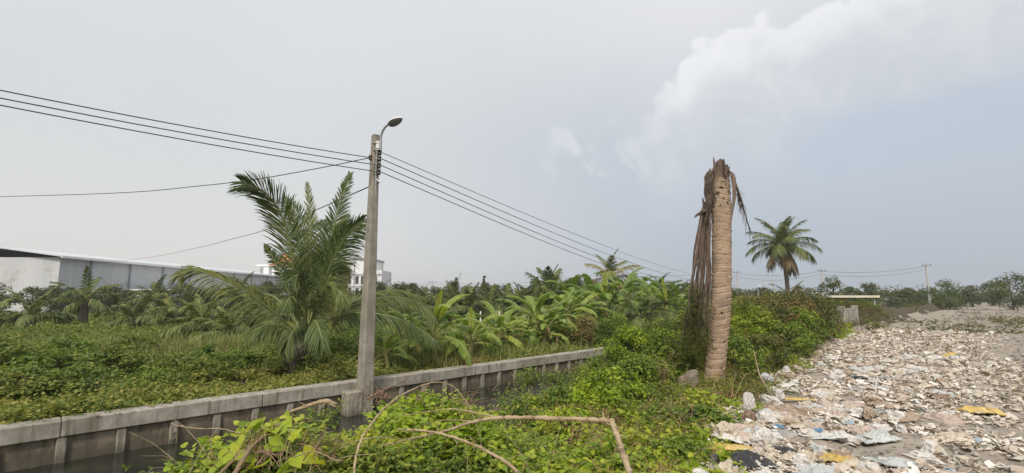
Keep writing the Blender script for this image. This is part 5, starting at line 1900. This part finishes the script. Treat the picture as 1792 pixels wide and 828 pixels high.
# small scraps: one mass
M['scraps'] = leafmat('litter_scraps', [(0, (.26, .20, .15)), (.12, (.37, .29, .23)), (.3, (.46, .38, .30)), (.55, (.54, .46, .38)), (.75, (.62, .55, .48)), (.93, (.73, .69, .64)), (.985, (.75, .73, .70)), (1.0, (.30, .38, .44))], .08, .6, 3.0, .35, .10)
mb = MB()
n = 75000
t_ = r.random(n)
u = 2.6 * (30 / 2.6) ** t_
v = edge_v(u) - .15 + r.beta(1.0, 1.5, n) * (3.4 + .05 * u)
mk = (vnoise(u, v, 1.4, 23) * .6 + vnoise(u, v, 4.0, 27) * .4 + r.normal(0, .06, n)) > .49 - .22 * ss(u, 7, 14)
u, v = u[mk], v[mk]
n = len(u)
x, y = xy(u, v)
pos = np.stack([x, y, .02 + .05 * (vnoise(u, v, .8) - .5) + np.abs(r.normal(0, .022, n)) * ss(-v + 1.2, 0, 2)], -1)
a = r.uniform(0, 2 * PI, n)
d = np.stack([np.cos(a), np.sin(a), r.normal(0, .3, n)], -1)
nr = nrm(np.stack([r.normal(0, .5, n), r.normal(0, .5, n), np.ones(n)], -1))
SCR = (np.array([(0, -.25, 0), (.1, .35, .12), (.55, .5, -.05), (1, .25, .1), (.85, -.4, .0), (.4, -.5, .14), (.5, 0, .12)]),
       [np.array([[0, 6, 1], [1, 6, 2], [2, 6, 3], [3, 6, 4], [4, 6, 5], [5, 6, 0]])[:, ::-1]])
place(mb, SCR, pos, d, nr, r.gamma(3.0, .012, n) * (1 + u * .03), r.uniform(.4, 1, n), r.uniform(0, 1, n) ** .8)
tag(mb.build('litter_scraps', M['scraps']), 'dense mass of pale torn plastic and paper scraps covering the roadside', 'litter', kind='stuff')

# gravel on the bare part of the track
mb = MB()
M['stone'] = surf('gravel', [(.20, .18, .15), (.36, .33, .29)], 4, .9, .3, use_tint=True)
n = 16000
t_ = r.random(n)
u = 1.5 * (70 / 1.5) ** t_
v = r.uniform(-2.5, 4.2, n)
ok = v > edge_v(u) + .4
u, v = u[ok], v[ok]
x, y = xy(u, v)
OCT = (np.array([(1, 0, 0), (0, 1, 0), (-1, 0, 0), (0, -1, 0), (0, 0, .7), (0, 0, -.5)]) * .5, [np.array([[0, 1, 4], [1, 2, 4], [2, 3, 4], [3, 0, 4], [1, 0, 5], [2, 1, 5], [3, 2, 5], [0, 3, 5]])])
n = len(u)
pos = np.stack([x, y, .022 + .05 * (vnoise(u, v, .8) - .5)], -1)
a = r.uniform(0, 2 * PI, n)
place(mb, OCT, pos, np.stack([np.cos(a), np.sin(a), r.normal(0, .2, n)], -1), np.tile([0, 0, 1.0], (n, 1)), r.gamma(2.5, .014, n) * (1 + u * .02), r.uniform(.6, 1.1, n), r.random(n))
tag(mb.build('gravel', M['stone']), 'loose grey-brown gravel on the dirt track', 'gravel', kind='stuff')

# ------------------------------------------------------------------ buildings beyond the orchard
M['bwhite'] = surf('white_render', [(.74, .74, .73), (.84, .84, .83)], .6, .8, .05)
M['bgrey'] = surf('grey_trim', [(.27, .28, .30), (.36, .37, .39)], .8, .7, .05)
M['bglass'] = surf('dark_window', [(.03, .035, .045), (.06, .065, .075)], 1.5, .2, .0, spec=.6)
M['shedwall'] = surf('shed_cladding', [(.48, .49, .50), (.62, .63, .64)], .5, .5, .6, 6, stretch=(1, 6, .08), bdist=.1, spots=((.34, .30, .26), .7, .54, .68, .45))
M['shedroof'] = surf('shed_roof', [(.52, .55, .58), (.62, .65, .67)], .4, .45, .2, 3, stretch=(1, 6, .1))
M['tile'] = surf('orange_tiles', [(.55, .17, .07), (.68, .26, .12)], 1.5, .7, .3, 8)
M['cream'] = surf('cream_sheet', [(.60, .55, .42), (.70, .65, .52)], 1, .6, .1)


def part(root, name, c, s, mat, ax=None, bev=0.0):
    mb = MB()
    org = np.array(root.location)
    box(mb, np.asarray(c) - org, s, ax, bev=bev)
    return mb.build(name, M[mat] if isinstance(mat, str) else mat, root)


BY = 110.0
s_ = BY / 832.0
a0 = P(600, 540, BY)
b = empty('apartment_building', (P(634, 520, BY)[0], BY + 6, -.2))
tag(b, 'white three-storey building with dark windows behind the street pole', 'building')


def bx_(root, name, x0, x1, y0, y1, dep, mat, proud=0.0, thick=None, Yb=BY):
    A, B_ = P(x0, y1, Yb), P(x1, y0, Yb)
    t__ = thick or dep
    return part(root, name, ((A[0] + B_[0]) / 2, Yb - proud + t__ / 2, (A[2] + B_[2]) / 2), (B_[0] - A[0], t__, B_[2] - A[2]), mat)


bx_(b, 'wall', 604, 649, 454, 532, 11, 'bwhite')
bx_(b, 'wall', 649.05, 668, 473, 532, 9, 'bwhite')
bx_(b, 'roof', 602, 650.5, 451.5, 454, 11.6, 'bgrey', .3)
for y_ in (479.5, 500.5):
    bx_(b, 'band', 604, 668, y_, y_ + 2.2, 1, 'bgrey', .12, .11)
for x_ in (619, 662):
    bx_(b, 'downpipe', x_, x_ + 1.5, 455 if x_ < 640 else 474, 525, 1, 'bgrey', .22, .09)
for (x0, x1) in ((609, 615), (621.8, 628), (631.5, 638), (642, 647.5), (653.5, 660)):
    for (y0, y1) in ((483, 496.5), (504, 516)):
        fr_ = bx_(b, 'window', x0 - .7, x1 + .7, y0 - .7, y1 + .7, 1, 'bwhite', .08, .07)
        A, B_ = P(x0, y1, BY), P(x1, y0, BY)
        mb = MB()
        box(mb, np.array(((A[0] + B_[0]) / 2, BY - .12, (A[2] + B_[2]) / 2)) - np.array(b.location), (B_[0] - A[0], .06, B_[2] - A[2]))
        mb.build('pane', M['bglass'], fr_)
for (x0, y0, y1) in ((629, 449, 451.5), (633, 447, 451.5)):
    bx_(b, 'water_tank', x0, x0 + 3, y0, y1, 1, 'bwhite', -2, .8)

# house with orange hipped roof
HY = 104.0
h_ = empty('orange_roofed_house', (P(490, 520, HY)[0], HY + 4, -.2))
tag(h_, 'white house with an orange tiled roof behind the big palm', 'house')
bx_(h_, 'wall', 451, 512, 464, 535, 8, 'bwhite', Yb=HY)
bx_(h_, 'parapet', 449.5, 497, 463, 466, 1, 'bwhite', .25, .24, Yb=HY)
for (x0, x1) in ((455, 461), (470, 476), (498, 503)):
    w_ = bx_(h_, 'window', x0, x1, 468, 480, 1, 'bgrey', .08, .07, Yb=HY)
A, B_ = P(472, 465, HY), P(516, 443, HY)
org = np.array(h_.location)
z0, z1 = A[2], B_[2]
xa, xb = A[0], B_[0]
mb = MB()
V = np.array([(xa, HY - .5, z0), (xb, HY - .5, z0), (xb, HY + 8.5, z0), (xa, HY + 8.5, z0), (xa + 1.2, HY + 3.5, z1), (xb - 1.2, HY + 3.5, z1)]) - org
mb.add(V, [np.array([[0, 1, 5, 4], [2, 3, 4, 5], [3, 2, 1, 0]]), np.array([[1, 2, 5], [3, 0, 4]])])
mb.build('roof', M['tile'], h_)

# long grey warehouse
wh = empty('warehouse', (-60, 82, -.2))
tag(wh, 'long low grey metal warehouse behind the palms on the left', 'warehouse')
xr = -51.5
part(wh, 'wall', (xr - 12, 82, 2.9), (24, 56, 6.4), 'shedwall')
mb = MB()
org = np.array(wh.location)
V = np.array([(xr + .6, 53.4, 6.12), (xr + .6, 110.6, 6.12), (xr - 9, 110.6, 7.4), (xr - 9, 53.4, 7.4), (xr - 24.6, 53.4, 6.12), (xr - 24.6, 110.6, 6.12)])
V2 = V - np.array([0, 0, -.14])
Va = np.vstack([V2, V]) - org
mb.add(Va, [np.array([[0, 1, 2, 3], [3, 2, 5, 4], [6, 9, 8, 7], [9, 10, 11, 8], [0, 6, 7, 1], [4, 5, 11, 10], [0, 3, 9, 6], [3, 4, 10, 9], [1, 7, 8, 2], [2, 8, 11, 5]])])
mb.build('roof', M['shedroof'], wh)
part(wh, 'gutter', (xr + .67, 82, 6.08), (.14, 57.2, .22), 'bwhite')
for yy in np.arange(58, 108, 6.0):
    part(wh, 'downpipe', (xr + .08, yy, 3.0), (.16, .22, 6.1), 'bgrey')
part(wh, 'roller_door', (xr + .04, 92, 1.8), (.08, 5.0, 4.0), 'bgrey')
part(wh, 'roller_door', (xr + .04, 74, 1.8), (.08, 5.0, 4.0), 'bgrey')
ls = empty('low_shed', (-46, 76, -.2))
tag(ls, 'low white-roofed shed in front of the grey warehouse', 'shed')
part(ls, 'wall', (-46, 76, 1.1), (5.0, 30, 2.6), 'shedwall')
part(ls, 'roof', (-46, 76, 2.52), (6.0, 31, .16), 'bwhite')

# far pale industrial roofs through the gap on the right and a far woodland edge
M['fargrey'] = surf('far_roof', [(.34, .37, .40), (.46, .49, .52)], .1, .7, .0)
farb = [(1300, 235, 9, 3.6), (1330, 260, 14, 4.2), (1368, 250, 18, 3.4), (1405, 270, 16, 4.6), (1432, 240, 12, 3.4), (1480, 260, 22, 4.4), (1540, 280, 26, 5.0), (1610, 260, 20, 4.2), (1700, 250, 26, 5.2)]
for k, (px, Y, wd, h) in enumerate(farb):
    q = P(px, 520, Y)
    fb = empty('distant_shed', (q[0], Y, -.2))
    tag(fb, 'pale distant industrial shed on the horizon at the right', 'shed', 'distant sheds on the horizon')
    part(fb, 'wall', (q[0], Y, h / 2 - .2), (wd, 10, h), 'bwhite' if k % 2 else 'shedwall')
    mb = MB()
    xa, xb, z0 = -wd / 2 - .4, wd / 2 + .4, h
    V = np.array([(xa, -5.4, z0), (xb, -5.4, z0), (xb, 5.4, z0), (xa, 5.4, z0), (xa, 0, z0 + 1.3), (xb, 0, z0 + 1.3)]) + [0, 0, -.2 + .2]
    mb.add(V, [np.array([[0, 1, 5, 4], [2, 3, 4, 5], [3, 2, 1, 0]]), np.array([[1, 2, 5], [3, 0, 4]])])
    mb.build('roof', M['fargrey'], fb)
r = np.random.default_rng(90)
fw = MB()
n = 14000
px = r.uniform(-150, 1950, n)
Y = r.uniform(180, 230, n)
X = (px - 896) / 845 * Y
hh = 2.2 + 2.2 * vnoise(px, 0 * px, .03) + 1.2 * vnoise(px, 0 * px, .14)
z = r.uniform(-.2, 1, n) ** 1 * hh
pos = np.stack([X, Y, z], -1)
place(fw, LEAF4, pos, nrm(r.normal(0, 1, pos.shape)), nrm(r.normal(0, .5, pos.shape) + [0, -.5, 1]), r.uniform(.7, 1.6, n), .8, np.clip(r.normal(.4, .2, n), 0, 1))
tag(fw.build('distant_woodland', M['tree']), 'low distant woodland along the horizon', 'woodland', kind='stuff')

# low white wall and lean-to by the road on the right
wr = empty('roadside_wall', (*xy(20.6, -4.5), 0))
tag(wr, 'low pale concrete wall beside the litter at the right', 'wall')
wlab = np.array([xy(19.8, -4.35)[0], xy(19.8, -4.35)[1], 0])
mb = MB()
org = np.array(wr.location)
box(mb, UVZ(24.0, -4.75, .50) - org, (9.0, .16, 1.1), AX, bev=.01)
mb.build('panel', M['cap'], wr)
for k in range(4):
    mb = MB()
    box(mb, UVZ(19.7 + k * 2.85, -4.72, .56) - org, (.22, .26, 1.24), AX, bev=.012)
    mb.build('pier', M['cap'], wr)
q = P(1470, 520, 33)
sh = empty('roadside_shelter', (q[0], q[1], 0))
tag(sh, 'open shelter with cream roof sheet and dark interior at the right', 'shelter')
part(sh, 'roof', (q[0], q[1], 1.62), (3.2, 3.0, .14), 'cream')
part(sh, 'interior_shade_panel', (q[0], q[1] + 1.3, .75), (2.9, .1, 1.56), 'bglass')  # dark-coloured panel stands in for the shade inside the open shelter
for sx_ in (-1.35, 1.35):
    for sy_ in (-1.3, 1.1):
        part(sh, 'post', (q[0] + sx_, q[1] + sy_, .77), (.09, .09, 1.56), 'bgrey')

# ------------------------------------------------------------------ far poles, street lights and their wires
M['farpole'] = surf('far_pole_concrete', [(.42, .41, .39), (.54, .53, .51)], 3, .8, .1)


def util_pole(px, ytop, Y, label, arm=1.2, lean=0.0, group=None, insul=True, r0=.12):
    tp = P(px, ytop, Y)
    root = empty('utility_pole', (tp[0] - lean, Y, -.1))
    tag(root, label, 'utility pole', group)
    mb = MB()
    tube(mb, [(0, 0, 0), (lean, 0, tp[2] + .1)], [r0, r0 * .65], 8, n=6)
    mb.build('shaft', M['farpole'], root)
    if arm:
        mb = MB()
        box(mb, (lean, -.12, tp[2] - .15), (arm, .09, .09))
        mb.build('crossarm', M['bgrey'], root)
        if insul:
            for dx in (-.45, 0, .45):
                mb = MB()
                c = np.array((lean + arm * dx, -.12, tp[2] - .02))
                tube(mb, [c - ZA * .08, c - ZA * .02, c + ZA * .08], [.03, .05, .03], 6)
                mb.build('insulator', M['insul'], root)
    return tp


util_pole(1289, 474, 78, 'grey utility pole just right of the dead trunk', r0=.16)
util_pole(1437, 471, 70, 'pale utility pole near the right picture edge', r0=.15)
util_pole(757, 492, 95, 'thin far utility pole above the banana plants left of centre', r0=.1, arm=1.6)
util_pole(1351, 489, 60, 'leaning bare concrete pole left of the tall palm', arm=0, lean=-.5, r0=.13)
util_pole(1410, 503, 120, 'small distant utility pole right of the tall palm', r0=.14)
util_pole(1620, 462, 66, 'utility pole on the right stretch of road', r0=.16)


def street_light(px, ytop, Y, label, sgn=1, L=1.2):
    tp = P(px, ytop, Y)
    root = empty('street_light', (tp[0], Y, -.1))
    tag(root, label, 'street light')
    mb = MB()
    tube(mb, [(0, 0, 0), (0, 0, tp[2] - .6)], [.09, .06], 8, n=4)
    mb.build('post', M['farpole'], root)
    mb = MB()
    tube(mb, [(0, 0, tp[2] - .6), (sgn * .05 * L, 0, tp[2] - .15), (sgn * .4 * L, 0, tp[2] + .08), (sgn * .8 * L, 0, tp[2] + .15)], .035, 6, n=10)
    mb.build('arm', M['galv'], root)
    mb = MB()
    tube(mb, [(sgn * .78 * L, 0, tp[2] + .14), (sgn * 1.0 * L, 0, tp[2] + .20), (sgn * 1.2 * L, 0, tp[2] + .22)], [.05, .12, .03], 8, flat=.55, n=8)
    mb.build('lamp_head', M['white'], root)


street_light(1326, 498, 52, 'small white street light with curved arm between trunk and tall palm', 1, .9)
street_light(1318, 512, 95, 'tiny distant street light low on the skyline behind the first', -1, 2.0)


def span(a_, b_, s__, r_, lab):
    cable(sag(np.asarray(a_), np.asarray(b_), s__), r_, lab, n=24, name='overhead_wire')


span(P(1289, 478, 78), P(1437, 474.5, 70), .55, .02, 'upper overhead wire between the two right-hand poles')
span(P(1289, 484, 78), P(1437, 480, 70), .75, .018, 'lower overhead wire between the two right-hand poles')
span(P(1437, 474.5, 70), P(1620, 466, 66), .5, .02, 'upper overhead wire leaving the right pole towards the road')
span(P(1437, 480, 70), P(1620, 472, 66), .6, .018, 'lower overhead wire leaving the right pole towards the road')
span(P(1020, 482, 88), P(1289, 477, 78), .4, .018, 'far overhead wire behind the yellowing palm, upper')
span(P(1020, 489, 88), P(1289, 484, 78), .5, .018, 'far overhead wire behind the yellowing palm, lower')
span(P(757, 494, 95), P(1000, 486, 90), .75, .022, 'far overhead wire right of the thin far pole')
span(P(757, 497, 95), P(1000, 492, 90), .85, .02, 'far overhead wire just under the first, right of the thin far pole')
span(P(757, 494, 95), P(560, 522, 84), .3, .022, 'far overhead wire left of the thin far pole')
span(P(757, 497, 95), P(560, 527, 84), .35, .02, 'far lower overhead wire left of the thin far pole')
span(P(1289, 511, 110), P(1500, 508, 118), .3, .022, 'lowest distant overhead wire over the far sheds')

# white marker stakes in the orchard
for px, lab in ((841, 'leftmost of three white stakes before the dark orchard trees'), (868, 'middle one of three white stakes before the dark orchard trees'), (874, 'rightmost of three white stakes before the dark orchard trees')):
    mb = MB()
    tp = P(px, 545, 27)
    box(mb, (0, 0, (tp[2] + .2) / 2), (.07, .07, tp[2] + .2), bev=.008)
    o = mb.build('white_stake', M['bwhite'])
    o.location = (tp[0], tp[1], -.2)
    tag(o, lab, 'stake', 'white stakes in the orchard')

r = np.random.default_rng(95)
rwd = MB()
X, Y = fan_points(16000, 20, 110, 1400, 1900, r)
u, v = uv(X, Y)
ok = ((v > 3.2) | (v < -5.4) | ((vnoise(X, Y, .5, 17) > .60) & (r.random(len(X)) < .35))) & (vnoise(X, Y, .22, 7) > .38)
X, Y, u, v = X[ok], Y[ok], u[ok], v[ok]
sprigs(rwd, np.stack([X, Y, ground_z(u, v)], -1), 7, .35 + .6 * vnoise(X, Y, .18, 4), .17, .6, LEAF4, r, .7, (.5, .25), droop=.3)
tag(rwd.build('roadside_weeds', M['scrub']), 'patchy rough weeds beyond the dirt track at the right', 'weeds', kind='stuff')
for k, (px, Y_, h) in enumerate([(1335, 70, 3.0), (1400, 80, 3.6), (1490, 75, 3.2), (1525, 85, 4.2), (1590, 72, 3.0), (1625, 90, 4.6), (1700, 78, 3.4), (1735, 88, 4.4), (1815, 74, 3.8), (1850, 85, 4.6)]):
    o_, hs = trow[k % 4]
    o = copy_tree(o_)
    o.location = gp(px, Y_)
    o.scale = (1.5, 1.5, h / hs)
    o.rotation_euler.z = k
    tag(o, 'rough dark tree on the skyline beyond the dirt track at the right', 'tree', 'far trees beyond the track')

# ------------------------------------------------------------------ thin even haze round the whole place
m_h, t_h = new_mat('haze_air')
vol = t_h.n('ShaderNodeVolumePrincipled', ins={'Color': (0.95, 0.96, 0.98, 1), 'Density': 0.0007, 'Anisotropy': 0.2})
t_h.n('ShaderNodeOutputMaterial', ins={'Volume': vol.outputs[0]})
mb = MB()
box(mb, (0, 0, 8), (6400, 6400, 22))
tag(mb.build('haze', m_h), 'thin pale haze over the whole place', 'haze', kind='stuff')


# labels that tell the members of a large group apart: by their order in the view
ORD = ['leftmost', 'second from the left', 'third from the left', 'fourth from the left', 'fifth from the left', 'sixth from the left', 'seventh from the left', 'eighth from the left', 'ninth from the left', 'tenth from the left',
       'eleventh from the left', 'twelfth from the left', 'thirteenth from the left', 'fourteenth from the left', 'fifteenth from the left', 'sixteenth from the left']
for grp, txt in (('young palms of the orchard row', 'of the young palms in the left orchard row'), ('feathery palms of the middle belt', 'of the feathery palms behind the bananas'),
                 ('banana suckers', 'of the knee-high banana suckers'), ('far trees beyond the track', 'of the far trees beyond the track'), ('distant sheds on the horizon', 'of the pale sheds on the horizon')):
    mem = [o for o in COL.objects if o.parent is None and o.get('group') == grp]
    mem.sort(key=lambda o: o.location.x / o.location.y)
    for k, o in enumerate(mem[:16]):
        o['label'] = '%s %s' % (ORD[k], txt)
for grp, a_, b_ in (('wild bushes of the far bank', 'low leafy wild bush', 'on the far bank'),):
    mem = [o for o in COL.objects if o.parent is None and o.get('group') == grp]
    md_ = sorted(o.location.y - o.location.x for o in mem)[len(mem) // 2]
    fr_ = sorted([o for o in mem if o.location.y - o.location.x < md_], key=lambda o: o.location.x / o.location.y)
    bk_ = sorted([o for o in mem if o not in fr_], key=lambda o: o.location.x / o.location.y)
    for row, nm in ((fr_, 'in the row along the wall'), (bk_, 'in the row away from the wall')):
        for k, o in enumerate(row[:16]):
            o['label'] = 'wild bush %s %s' % (ORD[k], nm)
